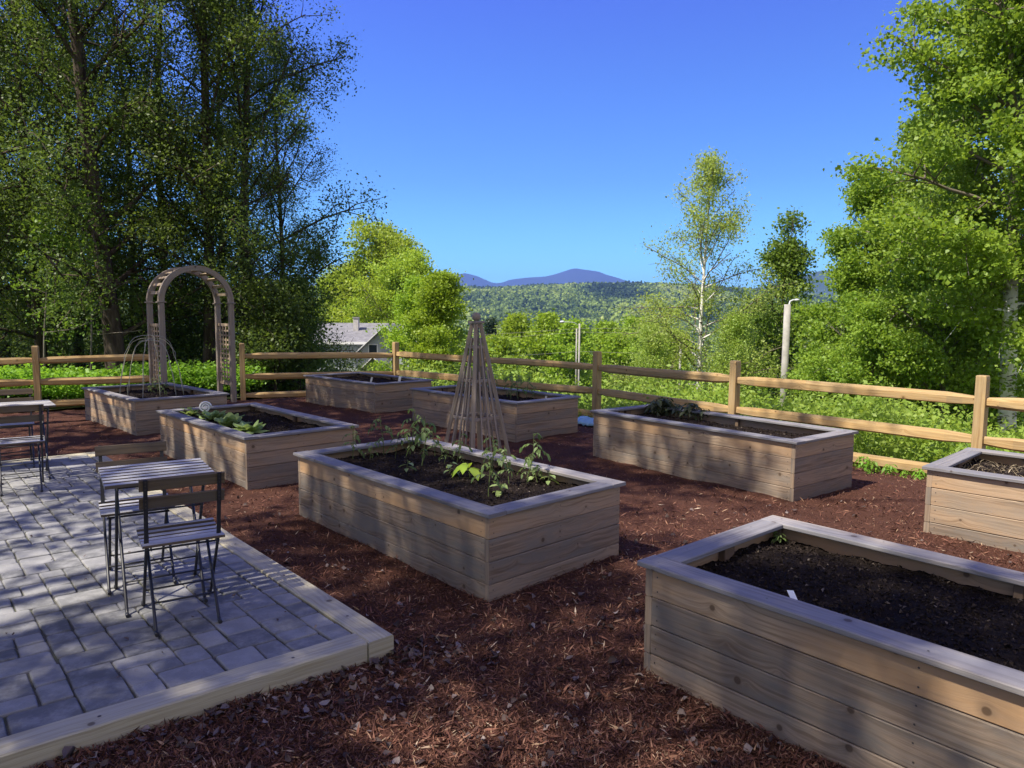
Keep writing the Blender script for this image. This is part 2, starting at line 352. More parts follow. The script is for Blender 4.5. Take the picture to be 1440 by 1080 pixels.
def groundmat(name, c1, c2, c3, s1, s2, bstr=.8, bd=.03, rough=.95):
    m, nt = newmat(name); tc = nd(nt, 'TexCoord').outputs['Object']
    a = nd(nt, 'TexNoise', {'Vector': tc, 'Scale': s1, 'Detail': 8.0, 'Roughness': .7}).outputs[0]
    b = nd(nt, 'TexNoise', {'Vector': tc, 'Scale': s2, 'Detail': 6.0, 'Roughness': .6}).outputs[0]
    c = mixc(nt, sstep(nt, a, .35, .65), c1, c2); c = mixc(nt, sstep(nt, b, .42, .62), c, c3)
    finish(nt, c, rough, a, bstr, bd, .1); return m
MULCH = groundmat("bark_mulch", (.045, .020, .014), (.115, .050, .034), (.080, .037, .026), 60.0, 1.3)
SOIL = groundmat("bed_soil", (.012, .009, .008), (.030, .021, .017), (.020, .014, .012), 45.0, 3.0, 1.0, .03)
EARTH = groundmat("grassy_earth", (.07, .11, .018), (.15, .18, .04), (.10, .15, .025), 2.0, .15, .5, .1)
WOODF = groundmat("woodland_floor", (.03, .022, .014), (.06, .045, .025), (.035, .05, .015), 4.0, .5)
SAND = groundmat("joint_sand", (.07, .068, .06), (.13, .125, .11), (.085, .09, .06), 90.0, 6.0, .4, .005)
DRIVE = groundmat("pale_gravel", (.36, .33, .28), (.48, .45, .39), (.42, .39, .33), 9.0, 1.0, .3, .02)
ROCK = groundmat("pale_rock", (.34, .33, .31), (.46, .45, .43), (.40, .39, .37), 7.0, 1.0, .5, .05)
def pavermat():
    m, nt = newmat("concrete_pavers"); g = nd(nt, 'NewGeometry').outputs['Random Per Island']; tc = nd(nt, 'TexCoord').outputs['Object']
    a = nd(nt, 'TexNoise', {'Vector': tc, 'Scale': 9.0, 'Detail': 8.0, 'Roughness': .7}).outputs[0]
    b = nd(nt, 'TexNoise', {'Vector': tc, 'Scale': 160.0, 'Detail': 3.0}).outputs[0]
    c = mixc(nt, g, (.105, .107, .110), (.25, .246, .243)); c = mixc(nt, mth(nt, 'MULTIPLY', sstep(nt, a, .40, .66), .6), c, (.33, .325, .32))
    c = mixc(nt, mth(nt, 'MULTIPLY', sstep(nt, b, .5, .75), .35), c, (.13, .13, .14))
    h = mth(nt, 'ADD', mth(nt, 'MULTIPLY', a, 1.0), mth(nt, 'MULTIPLY', b, .3))
    finish(nt, c, .82, h, .45, .008, .25); return m
PAVER = pavermat()

# ------------------------------------------------------------------ terrain
FP = {'P0': (-9.31, 13.94), 'PG': (-7.396, 14.76), 'P1': (-5.84, 15.43), 'P2': (-2.71, 16.61), 'PH': (-0.62, 14.62), 'P3': (1.52, 12.73), 'P4': (3.2, 10.22), 'P5': (5.14, 7.77)}
N2 = np.array([.748, .664]); N1 = np.array([-.375, .927])
def dfence(x, y):
    d2 = (x - 5.14) * N2[0] + (y - 7.77) * N2[1] - .05; d1 = (x + 2.71) * N1[0] + (y - 16.61) * N1[1] - .05
    return d1, d2
def ss(x, a, b): t = np.clip((x - a) / (b - a), 0, 1); return t * t * (3 - 2 * t)
def gz(x, y):
    x = np.asarray(x, float); y = np.asarray(y, float); d1, d2 = dfence(x, y); d = np.maximum(d1, d2)
    z = -.13 * ss(d, -1.6, 0); p1 = np.maximum(d1, 0); p2 = np.maximum(d2, 0)
    return z - 45 * (1 - np.exp(-p2 / 260)) - 9 * (1 - np.exp(-p1 / 90)) * 1.0 - .10 * ss(-x, 6, 9) * ss(y, 9, 12)
def gsp(a, b, n, k): t = np.linspace(-1, 1, n); s = np.sinh(t * k) / math.sinh(k); return np.where(s < 0, -s * a, s * b)
gx = gsp(-16000, 16000, 240, 9.0); gy = gsp(-2000, 16000, 260, 8.6)
GX, GY = np.meshgrid(gx, gy); GZ = gz(GX, GY); D1, D2 = dfence(GX, GY)
GZ = np.where(np.maximum(D1, D2) < .6, GZ - .06, GZ) + np.where(np.maximum(D1, D2) > 30, .6 * np.sin(GX * .05) * np.sin(GY * .043), 0)
link_mesh("ground", grid_mesh("ground", GX, GY, GZ), EARTH, kind='structure')
# woodland floor under the left trees, beyond the left fence
X, Y = np.meshgrid(np.linspace(-30, 30, 120), np.linspace(0, 1, 50))
def strip(x0, x1, y0, y1, nx, ny): return np.meshgrid(np.linspace(x0, x1, nx), np.linspace(y0, y1, ny))

# mulch yard: sheet clipped to the fence lines
def mulch_h(x, y): return float(gz(x, y)) + .014 + .028 * fbm(x, y, 1.1, 3.7) + .014 * fbm(x, y, 6.0, 1.7)
u = np.linspace(0, 1, 170); w = np.linspace(0, 1, 170)
# yard quad in skewed coordinates: corner P2, along fence right (t) and along fence left (s)
A0 = np.array(FP['P2']); ER = (np.array(FP['P5']) - A0); ER /= np.linalg.norm(ER); EL = (np.array(FP['P0']) - A0); EL /= np.linalg.norm(EL)
tt = np.linspace(.0, 24, 200); sl = np.linspace(.0, 20, 170); T, S_ = np.meshgrid(tt, sl)
MX = A0[0] + ER[0] * T + EL[0] * S_; MY = A0[1] + ER[1] * T + EL[1] * S_
MZ = np.vectorize(mulch_h)(MX, MY)
link_mesh("mulch_yard", grid_mesh("mulch_yard", MX, MY, MZ), MULCH, kind='structure')

# ------------------------------------------------------------------ raised beds
BH, OV, BT = .55, .03, .038
def soil_mesh(L, W, z, seed, bump, parent, crumbs):
    rr = np.random.default_rng(seed); nx, ny = int(L / .022), int(W / .022)
    X, Y = np.meshgrid(np.linspace(-L / 2 + BT, L / 2 - BT, nx), np.linspace(-W / 2 + BT, W / 2 - BT, ny))
    Z = np.vectorize(lambda a, b: z + bump * (fbm(a, b, 2.6, seed) * .8 + .45 * fbm(a, b, 11, seed + 3) + .22 * fbm(a, b, 34, seed + 9, 2)))(X, Y)
    V = np.stack([X, Y, Z], -1).reshape(-1, 3); i, j = np.meshgrid(np.arange(nx - 1), np.arange(ny - 1)); a = (j * nx + i).ravel()
    Q = np.stack([a, a + 1, a + nx + 1, a + nx], -1)
    C = np.stack([rr.uniform(-L / 2 + .06, L / 2 - .06, crumbs), rr.uniform(-W / 2 + .06, W / 2 - .06, crumbs), np.zeros(crumbs)], -1)
    gi = np.clip(((C[:, 0] + L / 2 - BT) / (L - 2 * BT) * (nx - 1)).astype(int), 0, nx - 1); gj = np.clip(((C[:, 1] + W / 2 - BT) / (W - 2 * BT) * (ny - 1)).astype(int), 0, ny - 1)
    C[:, 2] = Z[gj, gi] + .004
    V2, Q2 = leaves(rr, C, .017, .6, .7, .7, fold=.4)
    me = quads_mesh("soil", np.concatenate([V, V2]), np.concatenate([Q, Q2 + len(V)]))
    mi = np.zeros(len(me.polygons), dtype=np.int32); mi[len(Q):] = 1; me.polygons.foreach_set('material_index', mi)
    sm = np.zeros(len(me.polygons), dtype=bool); sm[:len(Q)] = True; me.polygons.foreach_set('use_smooth', sm); me.update()
    return link_mesh("soil", me, [SOIL, CRUMB], parent), (lambda a, b: z + bump * (fbm(a, b, 2.6, seed) * .8 + .45 * fbm(a, b, 11, seed + 3)))
def raised_bed(key, x, y, rot, L, W, dz, label, soilz=.45, bump=.03, crumbs=5000, blocks=False):
    rng = random.Random(hash(key) % 1000 if False else sum(map(ord, key)) * 7)
    t = thing("raised_bed", label, "raised garden bed", (x, y, dz), R(rot), "wooden raised garden beds")
    for sgn in (-1, 1):                                    # long sides, butted between the end panels
        m = MB()
        for k in range(4):
            z = BH - .025 - .07 - .14 * k; tone = (.95 if k == 0 else rng.uniform(.0, .75))
            m.board((-L / 2 + BT + .001, sgn * (W / 2 - BT / 2), z), (1, 0, 0), (0, 0, 1), (0, -1, 0), L - 2 * BT - .002, .1372, BT, .0045, tone, 0, rng, .0012)
            for xx in (-L / 2 + .07, -.02, L / 2 - .07):
                for dzz in (-.035, .035): nail(m, (xx + rng.uniform(-.006, .006), sgn * (W / 2 + .0012), z + dzz), (0, sgn, 0))
        m.build("side_panel", [CEDAR, NAIL], t)
    for sgn in (-1, 1):
        m = MB()
        for k in range(4):
            z = BH - .025 - .07 - .14 * k; tone = (.72 if k == 0 else rng.uniform(.1, .6))
            m.board((sgn * (L / 2 - BT / 2), -W / 2, z), (0, 1, 0), (0, 0, 1), (1, 0, 0), W, .1372, BT, .0045, tone, 0, rng, .001)
            for yy in (-W / 2 + .03, .0, W / 2 - .03):
                for dzz in (-.035, .035): nail(m, (sgn * (L / 2 + .0012), yy + rng.uniform(-.005, .005), z + dzz), (sgn, 0, 0))
        m.build("end_panel", [CEDAR, NAIL], t)
    for sgn in (-1, 1):
        m = MB(); m.board((-L / 2 - OV, sgn * (W / 2 + OV - .07), BH - .0125), (1, 0, 0), (0, 1, 0), (0, 0, 1), L + 2 * OV, .14, .025, .004, rng.uniform(.25, .75), 0, rng, .0012)
        for xx in (-L / 2 + .05, -L / 4, 0, L / 4, L / 2 - .05): nail(m, (xx, sgn * (W / 2 - .02 + rng.uniform(-.01, .01)), BH + .0018), (0, 0, 1))
        m.build("cap_board", [CAPW, NAIL], t)
    for sgn in (-1, 1):
        m = MB(); m.board((sgn * (L / 2 + OV - .07), -W / 2 - OV + .142, BH - .013), (0, 1, 0), (1, 0, 0), (0, 0, -1), W + 2 * OV - .284, .14, .025, .004, rng.uniform(.2, .7), 0, rng, .0008)
        for yy in (-W / 4, W / 4): nail(m, (sgn * (L / 2 - .02), yy, BH + .0015), (0, 0, 1))
        m.build("cap_board", [CAPW, NAIL], t)
    for sgn in (-1, 1):
        for xx in (-L / 2 + BT + .02, 0, L / 2 - BT - .02): m = MB(); m.box((xx, sgn * (W / 2 - BT - .021), BH - .025 - .13), (.04, .04, .25), 0, .003, .3, 0, rng); m.build("inner_brace", [BLOCK], t)
        m = MB(); m.box((sgn * (L / 2 - BT - .021), .0, BH - .025 - .13), (.04, .09, .25), 0, .003, .6, 0, rng); m.build("inner_brace", [BLOCK], t)
    so, hf = soil_mesh(L, W, soilz, sum(map(ord, key)), bump, t, crumbs)
    M = Matrix.Translation((x, y, dz)) @ Matrix.Rotation(R(rot), 4, 'Z')
    def at(a, b): p = M @ Vector((a, b, 0)); p.z = hf(a, b) + dz - .006; return p
    def inv(p): return M.inverted() @ Vector(p)
    return t, at, inv
def nail(m, p, n, r=.0042):
    n = Vector(n); a = n.orthogonal().normalized(); b = n.cross(a); b0 = len(m.v); p = Vector(p)
    for k in range(6): m.v.append(tuple(p + (a * math.cos(k * 1.0472) + b * math.sin(k * 1.0472)) * r))
    m.face(range(b0, b0 + 6), None, .5, 1)
BEDS = {}
for key, x, y, rot, L, W, dz, lab, kw in [
    ('C', -.521, 5.466, -47.4, 2.484, 1.22, .001, "cedar raised bed full of leggy tomato seedlings, directly in front of the pointed trellis", dict(soilz=.455, bump=.025)),
    ('R', 1.892, 2.772, -49.1, 2.44, 1.189, .005, "largest, nearest raised bed of bare dark soil with one white plant tag", dict(soilz=.45, bump=.03, crumbs=9000)),
    ('MR', 2.229, 7.88, -52.6, 2.668, 1.067, .03, "raised bed along the split rail fence, half filled with dark bushy herbs", dict(soilz=.44)),
    ('FR', 4.56, 5.085, -46.8, 2.44, 1.189, .0, "sunlit raised bed with dry straw-covered soil, cut off by the photo's edge", dict(soilz=.46, bump=.03)),
    ('B1', -3.012, 8.173, -47.0, 2.594, 1.199, -.016, "raised bed with a row of pale green lettuces, behind the front cafe table", dict(soilz=.45)),
    ('B2', -5.658, 11.197, -44.3, 2.388, 1.301, -.032, "raised bed with thin bent hoops standing in it, before the wooden arbor", dict(soilz=.45)),
    ('D1', -2.777, 13.585, -45.2, 2.405, 1.238, -.014, "farthest raised bed, empty but for small white tags, below the fence corner", dict(soilz=.47)),
    ('D2', -.316, 10.894, -47.5, 2.47, 1.219, .003, "raised bed with a few dark leafy plants, directly behind the pointed trellis", dict(soilz=.44))]:
    BEDS[key] = raised_bed(key, x, y, rot, L, W, dz, lab, **kw)

# ------------------------------------------------------------------ patio
PZ = .10
K = Vector((-.588, 3.484, 0)); E1 = Vector((-math.cos(R(38.8)), -math.sin(R(38.8)), 0)); E2 = Vector((math.cos(R(131.6)), math.sin(R(131.6)), 0))
TW = .145
def pp(a, b, z=0.0): v = K + E1 * a + E2 * b; return Vector((v.x, v.y, z))
PA, PB = 6.6, 6.42            # extent along the front edge and along the right edge
m = MB(); q = [pp(.05, .05, PZ - .016), pp(PA, .05, PZ - .016), pp(PA, PB - .05, PZ - .016), pp(.05, PB - .05, PZ - .016)]
m.poly(q[::-1]); m.build("patio_joints", SAND, kind='structure')
def pavers():
    rng = random.Random(5); U = .0625; nx, ny = int((PA - TW) / U), int((PB - 2 * TW) / U) + 1
    occ = np.zeros((nx, ny), bool); V = []; Fq = []
    sizes = [(4, 3), (3, 3), (3, 2), (2, 3), (2, 2), (3, 4), (4, 2)]; wts = [1.6, 4, 3.4, 3, 3, 1.5, .5]
    def fits(i, j, a, b): return i + a <= nx and j + b <= ny and not occ[i:i + a, j:j + b].any()
    for j in range(ny):
        for i in range(nx):
            if occ[i, j]: continue
            c = [(s, wt) for s, wt in zip(sizes, wts) if fits(i, j, *s)]
            def leaves1(s):   # does it leave a one-cell sliver to the right?
                e = i + s[0]; return e < nx and not occ[e, j] and (e + 1 >= nx or occ[e + 1, j])
            c2 = [q for q in c if not leaves1(q[0])] or c
            if c2: s = rng.choices([q[0] for q in c2], [q[1] for q in c2])[0]
            else:
                s = (1, 1)
                while s[0] < 3 and fits(i, j, s[0] + 1, 1): s = (s[0] + 1, 1)
                while s[1] < 3 and fits(i, j, s[0], s[1] + 1): s = (s[0], s[1] + 1)
            occ[i:i + s[0], j:j + s[1]] = True
            g = .0035; a0, a1, b0, b1 = TW + i * U + g, TW + (i + s[0]) * U - g, TW + j * U + g, TW + (j + s[1]) * U - g
            zt = PZ - .004 + rng.uniform(-.0035, .0035); tx, ty = rng.uniform(-.004, .004), rng.uniform(-.004, .004)
            def zz(a, b): return zt + tx * (a - a0) + ty * (b - b0)
            c0 = len(V); jt = lambda: rng.uniform(-.0045, .0045)
            # rounded outline: 12 points at top, ring on the shoulder, ring below
            cs = [(a0, b0), (a1, b0), (a1, b1), (a0, b1)]; rc = .011; ring = []
            for kx, (ca, cb) in enumerate(cs):
                sa = 1 if kx in (0, 3) else -1; sb = 1 if kx in (0, 1) else -1; ja, jb = jt(), jt()
                order = [(0, rc), (rc * .3, rc * .3), (rc, 0)] if kx in (0, 2) else [(rc, 0), (rc * .3, rc * .3), (0, rc)]
                for da, db in order: ring.append((ca + sa * da + ja, cb + sb * db + jb))
            n = 12; ma, mb_ = (a0 + a1) / 2, (b0 + b1) / 2
            for lvl, (ins, dz) in enumerate(((.009, 0), (.003, -.003), (0, -.010), (0, -.03))):
                for (a, b) in ring:
                    da, db = ma - a, mb_ - b; l = math.hypot(da, db); a_, b_ = a + da / l * ins, b + db / l * ins
                    V.append(tuple(pp(a_, b_, zz(a_, b_) + dz)))
            for lvl in range(3):
                for k in range(n): A = c0 + lvl * n; Fq.append((A + k, A + n + k, A + n + (k + 1) % n, A + (k + 1) % n))
            Fq.append(tuple(c0 + k for k in range(n)))
    me = bpy.data.meshes.new("patio_paving"); me.from_pydata(V, [], Fq); me.update()
    bm = bmesh.new(); bm.from_mesh(me); bmesh.ops.recalc_face_normals(bm, faces=bm.faces); bm.to_mesh(me); bm.free()
    link_mesh("patio_paving", me, PAVER, kind='structure')
pavers()
def timber(label, a0, b0, a1, b1, seed):
    rg = random.Random(seed); p, q = pp(a0, b0), pp(a1, b1); t = MB(); d = (q - p).normalized()
    t.board((p.x, p.y, PZ - .072), d, Vector((0, 0, 1)).cross(d), (0, 0, 1), (q - p).length, TW - .004, .15, .006, .6, 0, rg, .0015)
    for k in range(1, int((q - p).length / .8)):
        c = p + d * (k * .8 - .45); nail(t, (c.x, c.y, PZ + .0045), (0, 0, 1), .008)
    o = t.build("edging_timber", [TIMBER, NAIL]); tag(o, label, "edging timber", "square timbers edging the patio")
timber("square timber edging the right side of the patio, beside the mulch", TW / 2, 0, TW / 2, PB, 1)
timber("square timber along the patio's near edge, running to the photo's left side", TW + .002, TW / 2, PA, TW / 2, 2)
timber("far edging timber of the patio, beyond the second cafe table", TW + .002, PB - TW / 2, PA, PB - TW / 2, 3)

# ------------------------------------------------------------------ bistro tables and chairs
def bent_leg(m, pts, r=.008): m.tube(pts, r, 6, smooth=True)
def make_table():
    t = thing("cafe_table", "x", "table", group="folding cafe tables")
    m = MB(); rg = random.Random(3)
    for k in range(7): m.board((-.275, -.243 + k * .081, .718), (1, 0, 0), (0, 1, 0), (0, 0, 1), .55, .056, .018, .002, rg.uniform(.2, .9), 0, rg, 0, 1)  # shade between the slats painted as darker sides and undersides
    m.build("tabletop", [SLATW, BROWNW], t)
    m = MB()
    for s in (-1, 1): m.bar((s * .215, -.27, .70), (s * .215, .27, .70), .006, .018, up=(0, 0, 1), ch=.001)
    m.bar((-.215, -.2, .695), (.215, -.2, .695), .012, .012, ch=.001); m.bar((-.215, .2, .695), (.215, .2, .695), .012, .012, ch=.001)
    m.build("top_frame", METAL, t)
    for f in (-1, 1):
        xo = .215 if f > 0 else .195
        for s in (-1, 1):
            m = MB(); x = s * xo; bent_leg(m, [(x, -f * .2, .69), (x, f * .205, .03), (x, f * .222, .012), (x, f * .25, .007)], .0085)
            m.tube([(x, f * .225, .010), (x, f * .262, .010)], .0105, 8); m.build("leg", METAL, t)
        m = MB(); m.tube([(-xo, f * .13, .152), (xo, f * .13, .152)], .0055, 6)
        m.build("crossbar", METAL, t)
        if f > 0: m = MB(); m.tube([(-xo, -f * .10, .527), (xo, -f * .10, .527)], .0055, 6); m.build("crossbar", METAL, t)
    return t
def make_chair():
    t = thing("cafe_chair", "x", "chair", group="folding cafe chairs"); rg = random.Random(8)
    m = MB()
    for k in range(6): m.board((-.195, -.165 + k * .066, .452 - .012 * math.sin(k / 5 * 3.14)), (1, 0, 0), (0, 1, 0), (0, 0, 1), .39, .046, .014, .002, rg.uniform(.2, .9), 0, rg, 0, 1)  # seat slats: sides and undersides coloured dark to imitate shaded gaps
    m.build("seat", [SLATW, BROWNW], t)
    m = MB()
    for s in (-1, 1): m.bar((s * .155, -.19, .436), (s * .155, .19, .436), .005, .016, ch=.001)
    m.tube([(-.165, .165, .43), (.165, .165, .43)], .006, 6); m.tube([(-.175, -.135, .42), (.175, -.135, .42)], .006, 6)
    m.build("seat_frame", METAL, t)
    def up(z):   # upright: leans back above the seat, runs forward below it
        return -.13 - (z - .44) * .24 if z > .44 else -.13 + (.44 - z) * .78
    for s in (-1, 1):
        m = MB(); x = s * .172
        m.bar((x, up(.80), .80), (x, up(.50), .50), .006, .020, up=(1, 0, 0), ch=.001)
        m.bar((x, up(.50), .50), (x, up(.44), .44), .006, .022, up=(1, 0, 0), ch=.001)
        bent_leg(m, [(x, up(.45), .45), (x, up(.03), .03), (x, up(.012) + .012, .013), (x, up(.0) + .034, .007)], .008)
        m.tube([(x, up(0) + .005, .010), (x, up(0) + .045, .010)], .0105, 8); m.build("back_leg", METAL, t)
        m = MB(); x = s * .15
        bent_leg(m, [(x, .165, .43), (x, -.185, .03), (x, -.2, .013), (x, -.225, .007)], .008)
        m.tube([(x, -.2, .010), (x, -.24, .010)], .0105, 8); m.build("front_leg", METAL, t)
    m = MB(); m.tube([(-.172, up(.125), .125), (.172, up(.125), .125)], .0055, 6); m.build("crossbar", METAL, t); m = MB(); m.tube([(-.15, -.10, .125), (.15, -.10, .125)], .0055, 6)
    m.build("crossbar", METAL, t)
    for zc, w_ in ((.768, .062), (.672, .062)):
        m = MB(); m.board((-.2, up(zc) + .014, zc), (1, 0, 0), (0, .24, -1), (0, 1, .24), .40, w_, .016, .003, rg.uniform(.3, .7), 0, rg)
        for s in (-1, 1):
            for dz in (-.02, .0, .02): nail(m, (s * .172, up(zc + dz) - .0046, zc + dz), (0, -1, -.24), .005)
        m.build("back_board", [BROWNW, NAIL], t)
    return t
tb = make_table(); tb.location = (-2.02, 4.0, PZ - .004); tb.rotation_euler[2] = R(33)
tb['label'] = "slatted grey cafe table with black folding legs, nearer of the two"
t2 = dup(tb, (-4.83, 6.95, PZ - .004), R(39), "slatted grey cafe table cut off by the photo's left edge")
ch = make_chair(); ch.location = (-1.775, 3.735, PZ - .004); ch.rotation_euler[2] = R(32)
ch['label'] = "folding cafe chair with its back to us, at the nearer table"
dup(ch, (-2.30, 4.29, PZ - .004), R(32 + 180), "folding cafe chair facing us across the nearer slatted table")
dup(ch, (-4.52, 6.47, PZ - .004), R(35), "folding cafe chair with its back to us, at the left-edge table")
dup(ch, (-5.30, 7.50, PZ - .004), R(214), "folding cafe chair facing us on the far side of the left-edge table")

# ------------------------------------------------------------------ split rail fences
def fence_post(m, x, y, zt, rz, rg, w=.105, d=.125, zb=-.45):
    sec = [(-w / 2, -d / 2), (w / 2, -d / 2), (w / 2, d / 2), (-w / 2, d / 2)]; u0 = rg.uniform(0, 30); v0 = rg.uniform(0, 30)
    rows = []; lv = [zb, zt - .7, zt - .3, zt - .03, zt - .008, zt]; sc = [1.05, 1.02, 1, .98, .92, .80]; c, s = math.cos(rz), math.sin(rz)
    for z, k in zip(lv, sc):
        row = []
        for (a, b) in sec:
            a_, b_ = a * k + rg.uniform(-.003, .003), b * k + rg.uniform(-.003, .003); row.append(len(m.v)); m.v.append((x + a_ * c - b_ * s, y + a_ * s + b_ * c, z))
        rows.append(row)
    for r in range(len(lv) - 1):
        for k in range(4):
            j = (k + 1) % 4; m.face((rows[r][k], rows[r][j], rows[r + 1][j], rows[r + 1][k]), [(u0 + lv[r], v0 + k * .12), (u0 + lv[r], v0 + k * .12 + .11), (u0 + lv[r + 1], v0 + k * .12 + .11), (u0 + lv[r + 1], v0 + k * .12)], .45)
    m.face(rows[-1], [(v0, u0), (v0 + .03, u0), (v0 + .03, u0 + .1), (v0, u0 + .1)], .2)
def rail(m, p, q, rg, h=.135, w=.085, taper=(1, 1)):
    p, q = Vector(p), Vector(q); d = (q - p); L = d.length; d.normalize(); sd_ = Vector((0, 0, 1)).cross(d); n = 9
    u0, v0 = rg.uniform(0, 30), rg.uniform(0, 30)
    sec0 = [(-.5, -.34), (-.1, -.52), (.42, -.44), (.52, .05), (.3, .48), (-.35, .5), (-.54, .18)]
    sec0 = [(a + rg.uniform(-.07, .07), b + rg.uniform(-.07, .07)) for a, b in sec0]; per = [0]
    for i in range(7): per.append(per[-1] + .08)
    rows = []
    bow = rg.uniform(-.012, .012); bo2 = rg.uniform(-.015, .015)
    for k in range(n):
        t = [0, .02, .06, .11, .35, .65, .89, .94, 1.0][k]; e = min(t, 1 - t); sc = .52 + .48 * min(1, e / .10) if (taper[0] if t < .5 else taper[1]) else 1
        hh = h * (.62 + .38 * min(1, e / .10)); ww = w * sc; c = p + d * (L * t) + Vector((0, 0, bow * math.sin(math.pi * t))) + sd_ * (bo2 * math.sin(math.pi * t)); row = []
        for (a, b) in sec0:
            row.append(len(m.v)); m.v.append(tuple(c + sd_ * (a * ww + rg.uniform(-.003, .003)) + Vector((0, 0, b * hh + rg.uniform(-.003, .003)))))
        rows.append((row, L * t))
    for k in range(n - 1):
        for i in range(7):
            j = (i + 1) % 7; (ra, ua), (rb, ub) = rows[k], rows[k + 1]
            m.face((ra[i], ra[j], rb[j], rb[i]), [(u0 + ua, v0 + per[i]), (u0 + ua, v0 + per[i + 1]), (u0 + ub, v0 + per[i + 1]), (u0 + ub, v0 + per[i])], rg.uniform(.4, .7))
    m.face(rows[0][0][::-1], None, .3); m.face(rows[-1][0], None, .3)
def fence(label, pts, seed, skip_post=()):
    """pts: (x, y, z of post top); rails run from post to post"""
    rg = random.Random(seed); t = thing("split_rail_fence", label, "fence", (pts[0][0], pts[0][1], pts[0][2] - 1.22), 0, "split rail fences round the garden")
    L0 = Vector(t.location)
    for i, (x, y, zt) in enumerate(pts):
        if i in skip_post: continue
        a = pts[min(i + 1, len(pts) - 1)]; b = pts[max(i - 1, 0)]; rz = math.atan2(a[1] - b[1], a[0] - b[0])
        m = MB(); fence_post(m, x - L0.x, y - L0.y, zt - L0.z, rz, rg, zb=zt - 1.6 - L0.z); m.build("post", FENCE, t)
    for (a, b) in zip(pts[:-1], pts[1:]):
        A, B = Vector(a), Vector(b); d = (B - A); d.z = 0; d.normalize()
        for off in (.28, .71, 1.13):
            m = MB(); j = rg.uniform(-.012, .012)
            rail(m, A - Vector((0, 0, off + j)) - d * .01 - L0, B - Vector((0, 0, off - j)) + d * .01 - L0, rg); m.build("rail", FENCE, t)
    return t
p6 = Vector(FP['P5'] + (0,)) + (Vector(FP['P5'] + (0,)) - Vector(FP['P4'] + (0,))); p7 = 2 * p6 - Vector(FP['P5'] + (0,))
fence("long split rail fence, dark at the corner post and sunlit to the right", [FP['P2'] + (1.10,), FP['PH'] + (1.095,), FP['P3'] + (1.10,), FP['P4'] + (1.10,), FP['P5'] + (1.10,), (p6.x, p6.y, 1.10), (p7.x, p7.y, 1.1)], 11)
fence("split rail fence section between the arbor and the corner post", [FP['P1'] + (1.10,), (FP['P2'][0] - .085, FP['P2'][1] - .03, 1.08)], 12, (1,))
fence("split rail fence section left of the arbor, before bright green ground cover", [(-12.4, 12.7, 1.03), FP['P0'] + (1.08,), FP['PG'] + (1.10,)], 13)

# ------------------------------------------------------------------ arbor
def arbor():
    rg = random.Random(21); t = thing("garden_arbor", "weathered wooden arbor with a round arched top and lattice sides", "arbor", (-6.2, 13.84, 0), R(42))
    hw, hd = .635, .36; zc = 1.92
    for sx_ in (-1, 1):
        for sy_ in (-1, 1):
            m = MB(); m.board((sx_ * hw, sy_ * hd, -.3), (0, 0, 1), (1, 0, 0), (0, 1, 0), zc + .3 - .001, .092, .092, .005, .5, 0, rg); m.build("post", GARDW, t)
            m = MB(); m.box((sx_ * hw, sy_ * hd, zc + .012), (.15, .13, .022), 0, .006, .4, 0, rg); m.build("post_cap", GARDW, t)
        m = MB()                                               # lattice between front and rear post
        for yy in (-.225, -.075, .075, .225): m.board((sx_ * hw - .008, yy, .36), (0, 0, 1), (0, 1, 0), (1, 0, 0), 1.14, .035, .012, .002, .5, 0, rg)
        z = .38
        while z < 1.5: m.board((sx_ * hw + .005, -hd + .048, z), (0, 1, 0), (0, 0, 1), (-1, 0, 0), 2 * hd - .096, .034, .012, .002, .6, 0, rg); z += .092
        for zz in (.34, 1.51): m.board((sx_ * hw, -hd + .047, zz), (0, 1, 0), (0, 0, 1), (-1, 0, 0), 2 * hd - .094, .05, .03, .003, .6, 0, rg)
        m.build("lattice_panel", LATTW, t)
    zb = zc + .024; ro, ri = hw + .05, hw - .05
    for sy_ in (-1, 1):
        m = MB(); n = 28; y0, y1 = sy_ * hd - .04, sy_ * hd + .04; rows = []
        for k in range(n + 1):
            an = math.pi * k / n; c, s = math.cos(an), math.sin(an)
            row = [len(m.v) + q for q in range(4)]; m.v += [(ro * c, y0, zb + ro * s), (ro * c, y1, zb + ro * s), (ri * c, y1, zb + ri * s), (ri * c, y0, zb + ri * s)]; rows.append(row)
        for k in range(n):
            for q in range(4):
                j = (q + 1) % 4; ua, ub = k * .07, (k + 1) * .07
                m.face((rows[k][q], rows[k + 1][q], rows[k + 1][j], rows[k][j]), [(ua, q * .11), (ub, q * .11), (ub, q * .11 + .09), (ua, q * .11 + .09)], .5)
        m.face(rows[0]); m.face(rows[-1][::-1]); m.build("arch", GARDW, t)
    for k in range(1, 12):
        an = math.pi * k / 12; c, s = math.cos(an), math.sin(an); m = MB()
        m.board((hw * c, -hd + .041, zb + hw * s), (0, 1, 0), (-s, 0, c), (c, 0, s), 2 * hd - .082, .06, .022, .003, .7, 0, rg); m.build("rung", LATTW, t)
arbor()

